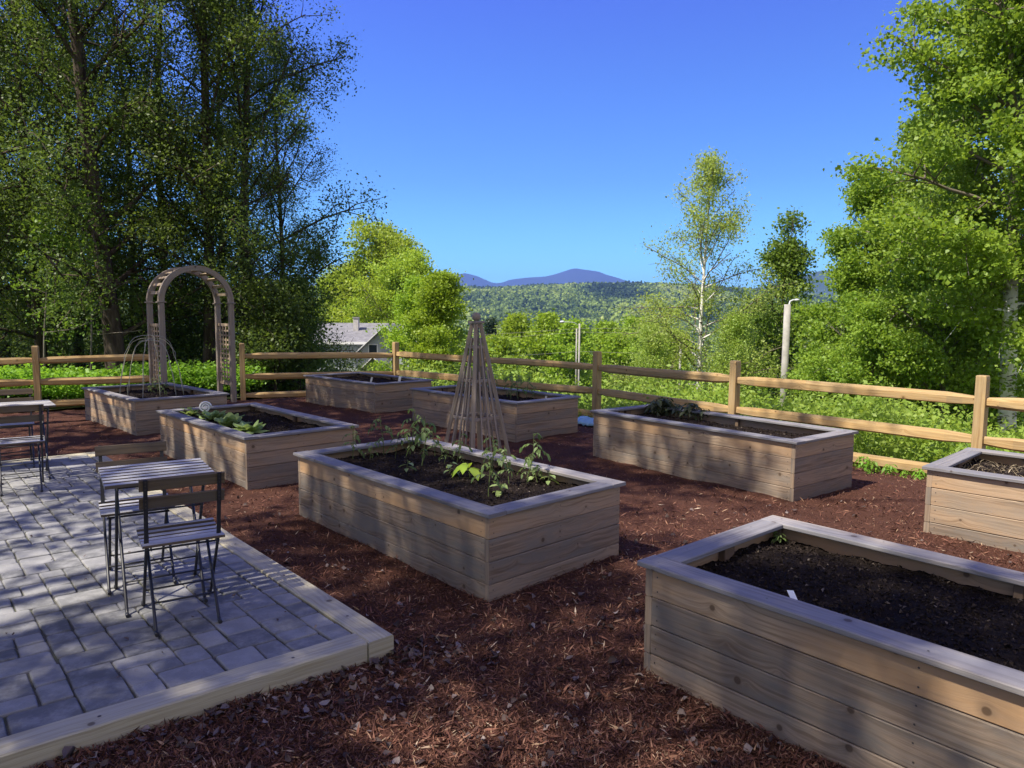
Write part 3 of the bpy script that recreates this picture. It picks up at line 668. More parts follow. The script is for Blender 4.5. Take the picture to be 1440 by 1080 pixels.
# ------------------------------------------------------------------ pointed trellis
def obelisk():
    rg = random.Random(31); t = thing("garden_obelisk", "tall wooden obelisk trellis with a ball finial standing in the mulch", "trellis", (-.40, 7.95, 0), R(45 - 3))
    zt, bs, ts = 1.63, .285, .032                    # half sides at the ground and at the top
    hs_ = lambda z: bs + (ts - bs) * z / zt
    for sx_ in (-1, 1):
        for sy_ in (-1, 1):
            m = MB(); m.bar((sx_ * hs_(-.1), sy_ * hs_(-.1), -.1), (sx_ * ts, sy_ * ts, zt), .042, .042, up=(1, 1, 0), ch=.003, tone=.55, rng=rg); m.build("leg", GARDW, t)
    for z in (.585, 1.0, 1.37):
        h = hs_(z); m = MB()
        for k in range(4):
            an = k * math.pi / 2; d = Vector((math.cos(an), math.sin(an), 0)); n = Vector((-d.y, d.x, 0))
            m.board(Vector((0, 0, z)) + n * (h - .004) - d * (h - .012), d, (0, 0, 1), n, 2 * (h - .012), .034, .018, .002, .5, 0, rg)
        m.build("ring", GARDW, t)
    for k in range(4):
        an = k * math.pi / 2; d = Vector((math.cos(an), math.sin(an), 0)); n = Vector((-d.y, d.x, 0))
        for fr, ztop in ((-.5, 1.15), (0, 1.47), (.5, 1.10)):
            p = n * (hs_(-.02) + .008) + d * (fr * hs_(0)); q = n * (hs_(ztop) + .008) + d * (fr * hs_(ztop)); m = MB()
            m.bar((p.x, p.y, -.02), (q.x, q.y, ztop), .022, .014, up=n, ch=.002, tone=.6, rng=rg); m.build("lath", GARDW, t)
    m = MB(); m.box((0, 0, zt + .014), (.135, .135, .028), 0, .008, .4, 0, rg); m.box((0, 0, zt - .03), (.085, .085, .05), 0, .006, .4, 0, rg); m.build("top_plate", GARDW, t)
    m = MB(); m.sphere((0, 0, zt + .028 + .046), .05, 10); m.build("finial", GARDW, t)
obelisk()

# ------------------------------------------------------------------ trees
def skeleton(rng, H, r0, nl, t0, lfun, e0, e1, nsub, lean=(0, 0), wob=.02, fork=None, droop=0.0, sublen=.42, limb_r=.42, twig=.35, az0=0.0, azspan=None):
    """returns tubes [(pts, radii, sides)] and twig points (n,3)"""
    tubes = []; tips = []
    n = 12; ax = np.zeros((n, 3)); t = np.linspace(0, 1, n)
    ph = rng.uniform(0, 6.28, 2)
    ax[:, 2] = t * H * .97; ax[:, 0] = lean[0] * H * t ** 1.3 + wob * H * np.sin(t * 5 + ph[0]) * t; ax[:, 1] = lean[1] * H * t ** 1.3 + wob * H * np.sin(t * 4.2 + ph[1]) * t
    rad = r0 * (1 - t * .93) ** .9; rad[0] *= 1.35; rad[1] *= 1.05
    tubes.append((ax, rad, 9))
    def on(tq): i = min(n - 2, int(tq * (n - 1))); f = tq * (n - 1) - i; return ax[i] * (1 - f) + ax[i + 1] * f, rad[i] * (1 - f) + rad[i + 1] * f
    for i in range(nl):
        q = (i + rng.uniform(0, .9)) / nl; tq = t0 + (.97 - t0) * q
        p0, rr = on(tq); az = az0 + (i * 2.39996 + rng.uniform(-.5, .5) if azspan is None else rng.uniform(-azspan, azspan)); el = e0 + (e1 - e0) * q + rng.normal() * .14
        L = max(.25, lfun(q) * rng.uniform(.72, 1.15)); m = 7; pts = [p0]; d = np.array([math.cos(az) * math.cos(el), math.sin(az) * math.cos(el), math.sin(el)])
        for k in range(1, m):
            d = norm(d + rng.normal(size=3) * .11 + np.array([0, 0, .05 - droop * k / m])); pts.append(pts[-1] + d * L / (m - 1))
        pts = np.array(pts); lr = min(rr * .75, limb_r * r0 * (L / max(1e-3, lfun(.3))) ** 1.0 * .75); tubes.append((pts, np.linspace(lr, .006 * (1 + H * .08), m), 5))
        for k in range(2, m):
            for _ in range(max(1, int(round(L * .25 / twig)))): tips.append(pts[k] + rng.normal(size=3) * .08)
        for s in range(nsub):
            f = rng.uniform(.22, 1.0); j = min(m - 2, int(f * (m - 1))); g = f * (m - 1) - j; b0 = pts[j] * (1 - g) + pts[j + 1] * g
            dd = norm(norm(pts[j + 1] - pts[j]) * .55 + rng.normal(size=3) * .65 + np.array([0, 0, .12 - droop])); SL = L * sublen * (1.15 - f * .55) * rng.uniform(.6, 1.2); sp = [b0]
            for k in range(4): dd = norm(dd + rng.normal(size=3) * .15 + np.array([0, 0, -.10 * droop])); sp.append(sp[-1] + dd * SL / 4)
            sp = np.array(sp); tubes.append((sp, np.linspace(lr * .4, .005, 5), 3))
            nt_ = max(2, int(SL / twig * 1.6))
            for k in range(nt_):
                h = rng.uniform(.25, 1.05); jj = min(3, int(h * 4)); gg = h * 4 - jj; tips.append(sp[jj] * (1 - gg) + sp[jj + 1] * gg + rng.normal(size=3) * .07)
    return tubes, np.array(tips)
def tubes_mesh(name, tubes):
    V = []; Q = []; b = 0
    for pts, rad, n in tubes:
        pts = np.asarray(pts); m = len(pts); d = norm(np.gradient(pts, axis=0)); ref = np.array([0, 1, 0.13]) if abs(d[0][1]) < .8 else np.array([1, 0, .1])
        x = norm(np.cross(d, ref)); y = np.cross(d, x); an = np.arange(n) * 2 * math.pi / n
        ring = pts[:, None, :] + (x[:, None, :] * np.cos(an)[None, :, None] + y[:, None, :] * np.sin(an)[None, :, None]) * np.asarray(rad)[:, None, None]
        V.append(ring.reshape(-1, 3)); i, k = np.meshgrid(np.arange(m - 1), np.arange(n), indexing='ij'); k2 = (k + 1) % n
        Q.append(np.stack([b + i * n + k, b + i * n + k2, b + (i + 1) * n + k2, b + (i + 1) * n + k], -1).reshape(-1, 4)); b += m * n
    return quads_mesh(name, np.concatenate(V), np.concatenate(Q), True)
def tree_meshes(seed, lpt, rc, size, sk, wr=.6, up=.5, droop=0.0, keep=None, gap=-.30, gf=.55, zf=.5):
    rng = np.random.default_rng(seed); tubes, tips = skeleton(rng, **sk)
    if keep is not None: tips = tips[keep(tips)]
    # uneven crown: drop some twigs in noise-shaped gaps
    nz = np.array([mnoise.noise(Vector(p * gf) + Vector((seed, 0, 0))) for p in tips]); tips = tips[nz > gap + rng.uniform(-.15, .1, len(nz))]
    C = np.repeat(tips, lpt, 0); C = C + rng.normal(size=C.shape) * rc * np.array([1.15 - .25 * (zf - .5), 1.15 - .25 * (zf - .5), zf]); C = C[C[:, 2] > .05]
    V, Q = leaves(rng, C, size, wr, up, .55, droop)
    return tubes_mesh("trunk", tubes), quads_mesh("crown", V, Q), len(C)
NL = [0]
def tree(name, label, loc, meshes, lm, bm_, rz=0.0, cat="tree", group=None, scale=1.0):
    t = thing(name, label, cat, loc, rz, group); t.scale = (scale,) * 3 if not isinstance(scale, tuple) else scale
    for nm, me, mt in (("trunk", meshes[0], bm_), ("crown", meshes[1], lm)):
        if len(me.materials) == 0: me.materials.append(mt)
        o = bpy.data.objects.new(nm, me); col.objects.link(o); o.parent = t
    NL[0] += meshes[2]; return t
def gpos(px, Y, dz=0.0):
    x = (px - 720) / F * Y * 1.0; return Vector((x, Y, float(gz(x, Y)) + dz))

# tall dark woodland trees on the left
def ovoid(a, p=.35): return lambda q: a * (math.sin(math.pi * min(1, (q * .92 + .08)) ** p)) ** .7
def wood_tree(seed, H, r0, nl, rad, lean, lpt=40): return tree_meshes(seed, lpt, .20, .072, dict(H=H, r0=r0, nl=nl, t0=.10, lfun=lambda q: rad * (1 - q) ** .5 + .7, e0=.35, e1=1.15, nsub=9, lean=lean, droop=.10, wob=.018, sublen=.5), gap=-.20, gf=.6, zf=1.1, up=.4)
W1 = wood_tree(1, 17, .24, 42, 2.7, (-.09, .0)); W2 = wood_tree(2, 18, .17, 42, 2.5, (.04, .02)); W3 = wood_tree(3, 16.5, .15, 42, 3.0, (.015, -.01)); W4 = wood_tree(4, 18, .13, 40, 2.3, (-.02, .01))
for me, px, Y, rz, sc, lab in [
    (W1, 165, 18.2, .0, 1.0, "tall dark tree with a thick leaning trunk behind the left fence"),
    (W2, 292, 19.5, .6, 1.0, "tall dark tree directly behind the wooden arbor"),
    (W3, 350, 20.5, 2.2, 1.0, "dark tree at the woodland's edge, its branches reaching out against the blue sky"),
    (W4, 236, 21.5, 3.9, 1.0, "slim dark trunk between the leaning tree and the arbor, set farther back"),
    (W3, 58, 20.5, 4.4, 1.05, "dark tree at the photo's upper left, beside the leaning trunk"),
    (W1, -60, 18.5, 2.9, 1.0, "dark tree mostly cut off by the photo's left edge"),
    (W2, 112, 24.0, 1.9, 1.0, "dark tree deep in the wood behind the leaning trunk"),
    (W4, 318, 25.0, 5.2, .95, "dark tree deep in the wood behind the arbor's right post"),
    (W4, 190, 23.5, 1.2, 1.0, "very slim dark trunk just right of the leaning trunk"),
    (W2, 10, 23.0, 3.3, 1.0, "dark tree deep in the wood at the photo's far left"),
    (W3, 395, 23.5, 0.4, .72, "shorter dark tree filling the wood's right edge above the short fence section")]:
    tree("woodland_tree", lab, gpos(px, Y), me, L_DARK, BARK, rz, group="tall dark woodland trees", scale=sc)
# thin pale saplings in front of the wood
for i, (px, Y, h, lab) in enumerate([(63, 17.0, 4.8, "thin pale sapling stem right of the leftmost fence post"), (126, 17.3, 5.2, "thin pale sapling stem halfway between the left fence post and the arbor")]):
    sp = tree_meshes(40 + i, 10, .12, .08, dict(H=h, r0=.03, nl=12, t0=.35, lfun=lambda q: 1.1 * (1 - q) + .25, e0=.2, e1=.9, nsub=3, wob=.03, twig=.3))
    tree("sapling", lab, gpos(px, Y), sp, L_MAPLED, BARKG, 0, "sapling")
# dark shrubs under the trees, right of the arbor
for i, (px, Y, h, wd, lab) in enumerate([(420, 19.5, 3.0, 1.1, "dark rounded shrub under the trees, left of the grey roof"), (385, 18.5, 2.6, 1.5, "dark low shrub behind the short fence section, next to the arbor"), (268, 24, 3.6, 2.0, "dark shrub seen through the arbor's opening")]):
    sp = tree_meshes(50 + i, 30, .2, .075, dict(H=h, r0=.05, nl=26, t0=.03, lfun=lambda q, w_=wd: w_ * (1 - q * .55), e0=.1, e1=1.1, nsub=6, wob=.03, twig=.3))
    tree("woodland_shrub", lab, gpos(px, Y), sp, L_DARK, BARK, 0, "shrub", "dark shrubs under the woodland trees")

# trees off to the left and behind the photographer: their shade falls on the yard
SH1 = tree_meshes(61, 20, .26, .15, dict(H=15, r0=.26, nl=34, t0=.34, lfun=lambda q: 4.2 * (1 - q) ** .5 + .8, e0=-.05, e1=1.0, nsub=8, twig=.42), gap=.12, gf=.5)
SH2 = tree_meshes(62, 20, .26, .15, dict(H=22, r0=.30, nl=40, t0=.42, lfun=lambda q: 4.9 * (1 - q) ** .4 + .9, e0=.0, e1=1.0, nsub=8, twig=.42), gap=.12, gf=.5)
SH3 = tree_meshes(63, 16, .24, .15, dict(H=16, r0=.26, nl=32, t0=.34, lfun=lambda q: 4.2 * (1 - q) ** .5 + .8, e0=-.05, e1=1.0, nsub=8, twig=.42), gap=.24, gf=.6)
SHADE = [(-8.6, .2, SH3, 0, .95), (-6.0, -4.6, SH3, 1.1, 1.05), (-7.4, -1.9, SH3, 2.6, 1.0), (-8.2, 6.0, SH2, 2.2, .95), (-9.4, 7.7, SH2, 3.1, 1.0), (-11.2, 9.1, SH2, 5.5, .95), (-10.5, -4.5, SH1, 5.0, 1.1), (-22, 19, SH2, .4, 1.0)]
for x, y, me, rz, sc in SHADE:
    tree("shade_tree", "broad leafy tree standing outside the view, shading the yard and the patio", (x, y, float(gz(x, y))), me, L_MAPLED, BARK, rz, group="shade trees outside the view", scale=sc)

# lime-green trees beyond the corner post
Y1 = tree_meshes(71, 34, .30, .17, dict(H=12, r0=.18, nl=44, t0=.10, lfun=lambda q: 4.4 * math.sin(math.pi * (.25 + q * .70)) ** .8 + .4, e0=.2, e1=1.2, nsub=8, twig=.5), gap=-.25)
Y2 = tree_meshes(72, 44, .28, .15, dict(H=8.6, r0=.14, nl=40, t0=.06, lfun=lambda q: 2.1 * math.sin(math.pi * (.3 + q * .66)) ** .8 + .35, e0=.1, e1=1.2, nsub=8, twig=.42))
def top(px, py, Y): return aty(px, py, Y).z
def fit(px, py, Y, H): g = gpos(px, Y); return (top(px, py, Y) - g.z) / H
tree("lime_tree", "tall yellow-green tree with a thin twiggy top, behind the grey-roofed house", gpos(543, 72), Y1, L_YEL, BARKG, .3, scale=fit(537, 330, 72, 12))
tree("lime_tree", "dense bright green tree right of the fence corner, left of the pointed trellis", gpos(618, 38), Y2, L_BRIGHT, BARKG, 1.0, scale=fit(612, 388, 38, 8.6))
tree("lime_tree", "bright green tree directly right of the grey roof, beyond the corner post", gpos(590, 49), Y2, L_BRIGHT, BARKG, 2.4, scale=fit(588, 396, 49, 8.6))
tree("lime_tree", "lower yellow-green tree standing right behind the grey roof's right end", gpos(572, 66), Y1, L_YEL, BARKG, 5.0, scale=fit(570, 368, 66, 12))
tree("lime_tree", "yellow-green tree behind the grey roof's chimney, next to the dark woodland", gpos(486, 76), Y1, L_YEL, BARKG, 4.1, scale=fit(490, 385, 76, 12))

# birch
BI = tree_meshes(81, 22, .20, .08, dict(H=11, r0=.11, nl=52, t0=.10, lfun=lambda q: 3.7 * (1 - q) ** .75 + .3, e0=.25, e1=1.1, nsub=7, wob=.012, twig=.30, droop=.12), up=.55, droop=.3, zf=.8, gap=-.22)
BIRCHT = white_low(True)
tree("birch_tree", "slender white-barked birch with airy pale leaves, centre right against the sky", gpos(985, 25), BI, L_BIRCH, BIRCHT, .9, scale=fit(990, 205, 25, 11))
BI2 = tree_meshes(82, 30, .22, .08, dict(H=6, r0=.06, nl=34, t0=.06, lfun=lambda q: 1.6 * (1 - q) ** .6 + .3, e0=.25, e1=1.1, nsub=6, wob=.02, twig=.3, droop=.1), up=.55, droop=.3, zf=.8, gap=-.2)
tree("birch_tree", "short bushy birch left of the tall birch, just beyond the fence", gpos(918, 24), BI2, L_BIRCH, BARKG, .2, scale=fit(918, 455, 24, 6))
tree("birch_tree", "short bushy birch right of the tall birch, under its crown", gpos(1030, 24), BI2, L_BIRCH, BARKG, 2.0, scale=fit(1030, 440, 24, 6))
# maples on the right
M1 = tree_meshes(91, 46, .20, .10, dict(H=8.5, r0=.12, nl=38, t0=.06, lfun=lambda q: 1.35 * math.sin(math.pi * (.35 + q * .6)) ** .6 + .25, e0=.35, e1=1.2, nsub=7, twig=.34), wr=.75, gap=-.12, gf=.8, zf=.7)
M2 = tree_meshes(92, 66, .19, .092, dict(H=9, r0=.15, nl=44, t0=.05, lfun=lambda q: 2.05 * (1 - q) ** .55 + .45, e0=.15, e1=1.15, nsub=8, twig=.36), wr=.75, gap=-.12, gf=.75, zf=.6)
M3 = tree_meshes(93, 80, .20, .09, dict(H=13.5, r0=.19, nl=58, t0=.24, lfun=lambda q: (1.9 + 1.5 * math.sin(math.pi * q) ** .8) * (1 - q * q) ** .5 + .5, e0=.05, e1=1.1, nsub=9, twig=.38, lean=(.02, .0)), wr=.75)
M4 = tree_meshes(94, 80, .19, .085, dict(H=5, r0=.09, nl=34, t0=.04, lfun=lambda q: 2.2 * (1 - q) ** .45 + .4, e0=.05, e1=1.1, nsub=8, twig=.34), wr=.75, gap=-.14, gf=.9, zf=.6)
tree("maple_tree", "narrow dark green tree left of the grey lamp pole", gpos(1103, 29), M1, L_MAPLED, BARK, 0, scale=fit(1103, 307, 29, 8.5))
tree("maple_tree", "bright green maple right of the grey lamp pole", gpos(1205, 22), M2, L_MAPLE, BARKG, .7, scale=fit(1205, 240, 22, 9))
tree("maple_tree", "taller maple behind the others, its top reaching the blue sky", gpos(1305, 23), M2, L_MAPLE, BARKG, 2.7, scale=fit(1295, 150, 23, 9))
tree("maple_tree", "very tall tree with a white trunk at the photo's right edge", gpos(1424, 16.0), M3, L_MAPLE, WHITELOW, 2.3, scale=1.0)
tree("maple_tree", "broad low maple below the white trunk's branches", gpos(1330, 17.5), M4, L_MAPLE, BARKG, 1.1, scale=fit(1330, 385, 17.5, 5))
tree("maple_tree", "low bright maple between the lamp pole and the sunlit fence rails", gpos(1225, 18.5), M4, L_MAPLE, BARKG, 3.0, scale=fit(1225, 425, 18.5, 5))
tree("maple_tree", "tall leafy maple behind the white trunk, mostly cut off by the photo's edge", gpos(1490, 21), M3, L_MAPLE, BARKG, .3, scale=1.02)

# ------------------------------------------------------------------ stuff: undergrowth, woods, grass, ground cover
def stuff(name, me, mat): return link_mesh(name, me, mat, kind='stuff')
def screen_points(rng, n, px0, px1, Y0, Y1, pw=1.0):
    Y = Y0 * (Y1 / Y0) ** (rng.uniform(0, 1, n) ** pw); px = rng.uniform(px0, px1, n); return (px - 720) / F * Y, Y
rng = np.random.default_rng(101)
# brush on the slope beyond the long fence
def brush(n, k, rc, size, px0, px1, Y0, Y1, hmax, cut=.35, sc=.35):
    x, y = screen_points(rng, n, px0, px1, Y0, Y1); d1, d2 = dfence(x, y); ok = (d2 > cut) | (d1 > cut); x, y = x[ok], y[ok]; d1, d2 = dfence(x, y)
    h = np.array([max(0.08, .5 + .9 * mnoise.noise(Vector((a * sc, b * sc, 7.7))) + .5 * mnoise.noise(Vector((a * 1.3, b * 1.3, 2.2)))) for a, b in zip(x, y)])
    h *= hmax * np.clip(.35 + .30 * np.maximum(d1, d2), 0, 1); C = np.stack([x, y, gz(x, y) + h * rng.uniform(.15, 1, len(x)) ** .6], -1)
    C = np.repeat(C, k, 0); C += rng.normal(size=C.shape) * rc; C[:, 2] = np.maximum(C[:, 2], gz(C[:, 0], C[:, 1]) + .01); return leaves(rng, C, size, .6, .6, .4)
V, Q = brush(5200, 16, .13, .075, 860, 1640, 8.2, 17, 1.0); stuff("undergrowth", quads_mesh("undergrowth", V, Q), L_BUSH)
V, Q = brush(3600, 18, .22, .11, 540, 1500, 15, 34, 1.6); stuff("undergrowth", quads_mesh("undergrowth", V, Q), L_BUSH)
# grass on the slope
def blades(n, px0, px1, Y0, Y1, h):
    x, y = screen_points(rng, n, px0, px1, Y0, Y1); d1, d2 = dfence(x, y); ok = (d2 > .12) | (d1 > .12); x, y = x[ok], y[ok]; n = len(x)
    b = np.stack([x, y, gz(x, y)], -1); a = rng.uniform(0, 6.28, n); t = np.stack([np.cos(a), np.sin(a), np.zeros(n)], -1) * (.004 + .0006 * y)[:, None]
    H = (h * rng.uniform(.4, 1.3, n)); tipp = b + np.stack([rng.normal(size=n) * .4 * H, rng.normal(size=n) * .4 * H, H], -1); mid = (b + tipp) / 2 + np.stack([np.zeros(n), np.zeros(n), .1 * H], -1)
    V = np.stack([b - t, b + t, mid + t * .7, tipp], 1).reshape(-1, 3); return V, np.arange(n * 4).reshape(-1, 4)
V, Q = blades(60000, 500, 1600, 8.0, 40, .22); stuff("grass", quads_mesh("grass", V, Q), L_BUSH)
# bright ground cover patch beyond the left fence
n = 5200; x = rng.uniform(-19, -6.3, n); y = 15.2 + rng.uniform(0, 1, n) ** .8 * 7.5 + (x + 9) * .30
d1, d2 = dfence(x, y); ok = d1 > .5; x, y = x[ok], y[ok]
C = np.repeat(np.stack([x, y, gz(x, y) + .74 + .12 * np.sin(x * 1.7) * np.cos(y * 1.3)], -1), 16, 0); C += rng.normal(size=C.shape) * np.array([.15, .15, .09]); C = np.concatenate([C, C - np.array([0, 0, .22])]); V, Q = leaves(rng, C, .085, .75, 1.6, .3)
stuff("ground_cover", quads_mesh("ground_cover", V, Q), L_COVER)
# woodland floor and understory, far wood behind the left trees
WX, WY = np.meshgrid(np.linspace(-48, -3.2, 90), np.linspace(0, 1, 60)); y0 = 16.61 + (WX + 2.71) * .4046 + .3; WY = y0 + WY * (52 - y0) * (1 - .0 * WX)
WZ = gz(WX, WY) + .05 + .05 * np.sin(WX * 2.1) * np.cos(WY * 1.7); link_mesh("woodland_floor", grid_mesh("woodland_floor", WX, WY, WZ), WOODF, kind='structure')
def mass(n, k, rc, size, xr, yr, hf, zpow=.8, up=.5):
    x = rng.uniform(*xr, n); y = rng.uniform(*yr, n); d1, d2 = dfence(x, y); ok = (d1 > 2.2); x, y = x[ok], y[ok]
    h = np.array([hf(a, b) for a, b in zip(x, y)]); z = gz(x, y) + h * rng.uniform(.02, 1, len(x)) ** zpow; C = np.repeat(np.stack([x, y, z], -1), k, 0); C += rng.normal(size=C.shape) * rc
    return leaves(rng, C, size, .6, up, .4)
V, Q = mass(5200, 18, .3, .11, (-24, -6.4), (21.5, 33), lambda a, b: max(.4, 2.2 + 2.6 * mnoise.noise(Vector((a * .35, b * .35, 1))) + .9 * mnoise.noise(Vector((a * 1.2, b * 1.2, 4)))) * (1 if a < -5.5 else .6))
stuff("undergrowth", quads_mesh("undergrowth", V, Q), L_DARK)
V, Q = mass(6500, 18, .6, .26, (-64, -20), (34, 52), lambda a, b: max(1, (11 + 5 * mnoise.noise(Vector((a * .12, b * .12, 9)))) * min(1, max(.35, (-a - 20) / 8))))
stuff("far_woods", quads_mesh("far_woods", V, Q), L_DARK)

# ------------------------------------------------------------------ hills, mountains, valley woods
def table(px, tb): return np.interp(px, [a for a, b in tb], [b for a, b in tb])
def zpx(py, Y): return CAMH + (444.85 - py) / F * Y
def ridge(name, tb, Y0, Y1, Yr, zbase, mat, pxr, nx, ny, rough, seed, pw=1.0):
    px = np.linspace(*pxr, nx); Yv = np.linspace(Y0, Y1, ny); PX, YY = np.meshgrid(px, Yv); X = (PX - 720) / F * Yr * (.45 + .55 * YY / Yr)
    zr = zpx(table(PX, tb), Yr); t = np.clip((YY - Y0) / (Yr - Y0), 0, 1); t2 = np.clip((Y1 - YY) / (Y1 - Yr), 0, 1)
    nz = np.array([mnoise.fractal(Vector((a / rough[1] + seed, b / rough[1], seed)), 1, 2, 5) for a, b in zip(X.ravel(), YY.ravel())]).reshape(X.shape)
    sh = np.where(YY < Yr, (t * t * (3 - 2 * t)) ** pw, t2 ** .8); Z = zbase + (zr - zbase) * sh + rough[0] * nz * np.clip(sh * 1.2, 0, 1) * (.35 + .65 * np.abs(1 - sh))
    link_mesh(name, grid_mesh(name, X, YY, Z), mat, kind='structure'); return X, YY, Z
def forestmat(name, c1, c2, c3):
    m, nt = newmat(name); tc = nd(nt, 'TexCoord').outputs['Object']; a = nd(nt, 'TexNoise', {'Vector': tc, 'Scale': .05, 'Detail': 6.0, 'Roughness': .7}).outputs[0]
    b = nd(nt, 'TexNoise', {'Vector': tc, 'Scale': .004, 'Detail': 4.0}).outputs[0]
    c = mixc(nt, sstep(nt, a, .38, .62), c1, c2); c = mixc(nt, mth(nt, 'MULTIPLY', sstep(nt, b, .5, .62), .7), c, c3); finish(nt, c, .95, a, .8, 12.0, .1); return m
HILLM = forestmat("hill_forest_floor", (.06, .10, .03), (.14, .21, .045), (.05, .08, .04))
FARM = forestmat("far_hill", (.03, .055, .03), (.06, .09, .04), (.03, .05, .03))
MTNM = forestmat("mountain_slopes", (.016, .022, .03), (.03, .036, .045), (.018, .022, .034))
HT = [(-700, 408), (300, 412), (560, 411), (620, 410), (700, 411), (740, 409), (800, 406), (850, 404), (900, 404), (960, 406), (1060, 412), (1140, 420), (1300, 428), (1440, 424), (2200, 418)]
HX, HY, HZ = ridge("hills", HT, 650, 3000, 2200, -50, HILLM, (-700, 2200), 200, 70, (12, 260), 3.3, .8)
ridge("hills", [(900, 450), (1000, 430), (1060, 405), (1100, 392), (1150, 379), (1200, 383), (1260, 392), (1340, 386), (1410, 377), (1500, 368), (1700, 372), (2300, 420)], 3000, 5200, 4200, -60, FARM, (900, 2300), 120, 40, (40, 500), 8.1)
ridge("mountains", [(-600, 400), (300, 405), (560, 402), (612, 396), (635, 390), (655, 387), (672, 391), (690, 399), (700, 400), (715, 395), (742, 392), (768, 389), (785, 384), (797, 379), (806, 376), (815, 378), (826, 379), (838, 381), (848, 386), (862, 390), (880, 396), (920, 404), (1000, 415), (2000, 430)], 6500, 11500, 9000, -60, MTNM, (-600, 2000), 420, 60, (60, 900), 5.5)
def treemat(name):
    m, nt = newmat(name); tn = nd(nt, 'Attribute', attribute_name='tone').outputs['Fac']; rnd = nd(nt, 'NewGeometry').outputs['Random Per Island']
    cr = nd(nt, 'ValToRGB', {0: tn}); e = cr.color_ramp
    while len(e.elements) < 5: e.elements.new(.5)
    for el, (p, c) in zip(e.elements, [(0, (.045, .085, .04)), (.22, (.06, .11, .04)), (.4, (.17, .25, .055)), (.72, (.27, .36, .07)), (1, (.38, .44, .12))]): el.position = p; el.color = (*c, 1)
    c = mixc(nt, mth(nt, 'MULTIPLY', rnd, .2), cr.outputs[0], (.16, .22, .05))
    p = nd(nt, 'BsdfPrincipled', {'Base Color': c, 'Roughness': .7, 'Specular IOR Level': .2}); t = nd(nt, 'BsdfTranslucent', {'Color': c}); mx = nd(nt, 'MixShader', {0: .3, 1: p.outputs[0], 2: t.outputs[0]}); nd(nt, 'OutputMaterial', {0: mx.outputs[0]}); return m
FOREST = treemat("forest_trees")
def forest(name, X, Y, Z, k, rad, hgt, size, tone):
    n = len(X); con = tone < .25; u_ = rng.normal(size=(n, k, 3)); u_ = norm(u_) * rng.uniform(.5, 1, (n, k, 1)); hh = hgt * rng.uniform(.65, 1.25, n); rr = rad * rng.uniform(.7, 1.25, n) * np.where(con, .55, 1)
    zz = (u_[:, :, 2] + 1) / 2; taper = np.where(con[:, None], 1.15 - zz, 1.0)
    C = np.stack([X[:, None] + u_[:, :, 0] * rr[:, None] * taper, Y[:, None] + u_[:, :, 1] * rr[:, None] * taper, Z[:, None] + (zz * .9 + .08) * hh[:, None] * np.where(con, 1.15, 1)[:, None]], -1).reshape(-1, 3)
    sz = np.repeat(size * np.ones(n), k); V, Q = leaves(rng, C, 1.0, .75, .7, .35); ctr = np.repeat(C, 4, 0); V = ctr + (V - ctr) * np.repeat(sz, 4)[:, None]
    me = quads_mesh(name, V, Q); at = me.attributes.new('tone', 'FLOAT', 'FACE'); at.data.foreach_set('value', np.repeat(tone, k).astype(np.float32)); return stuff(name, me, FOREST)
def bil(px, Yv):    # height of the hill mesh at a sample
    i = np.clip(((px + 700) / 2900 * 199), 0, 198.99); j = np.clip((Yv - 650) / 2350 * 69, 0, 68.99); return HX[j.astype(int), i.astype(int)], HY[j.astype(int), i.astype(int)], HZ[j.astype(int), i.astype(int)]
n = 15000; px = np.concatenate([rng.uniform(430, 1180, n * 3 // 4), rng.uniform(-200, 1750, n - n * 3 // 4)]); Yv = 800 + (2280 - 800) * rng.uniform(0, 1, n) ** .8
fi = (px + 700) / 2900 * 199; fj = (Yv - 650) / 2350 * 69; i0 = np.clip(fi.astype(int), 0, 198); j0 = np.clip(fj.astype(int), 0, 68); fi -= i0; fj -= j0
def bi(A): return (A[j0, i0] * (1 - fi) + A[j0, i0 + 1] * fi) * (1 - fj) + (A[j0 + 1, i0] * (1 - fi) + A[j0 + 1, i0 + 1] * fi) * fj
fx, fy, fz = bi(HX), bi(HY), bi(HZ)
tn = np.array([.5 + .9 * mnoise.noise(Vector((a / 160, b / 260, 2.0))) for a, b in zip(fx, fy)]) + rng.normal(size=n) * .12
tn = np.where(rng.uniform(0, 1, n) < .13, .12, np.clip(tn, .02, 1)); forest("hill_forest", fx, fy, fz - 3, 18, 8.0, 13.0, 6.5, tn)
# valley woods between the garden slope and the hill
n = 1500; x, y = screen_points(rng, n, 560, 1600, 110, 850, .8); tn = np.where(rng.uniform(0, 1, n) < .10, .12, np.clip(.62 + .25 * rng.normal(size=n), .3, 1)); z = gz(x, y)
hmul = np.clip(y / 220, .55, 1.15)
forest("valley_woods", x, y, z - 1, 70, 4.2, 11.0, 2.0, tn)
n = 260; x, y = screen_points(rng, n, 640, 1500, 52, 120); tn = np.clip(.66 + .2 * rng.normal(size=n), .3, 1); forest("valley_brush", x, y, gz(x, y) - .5, 160, 2.6, 4.6, .62, tn)
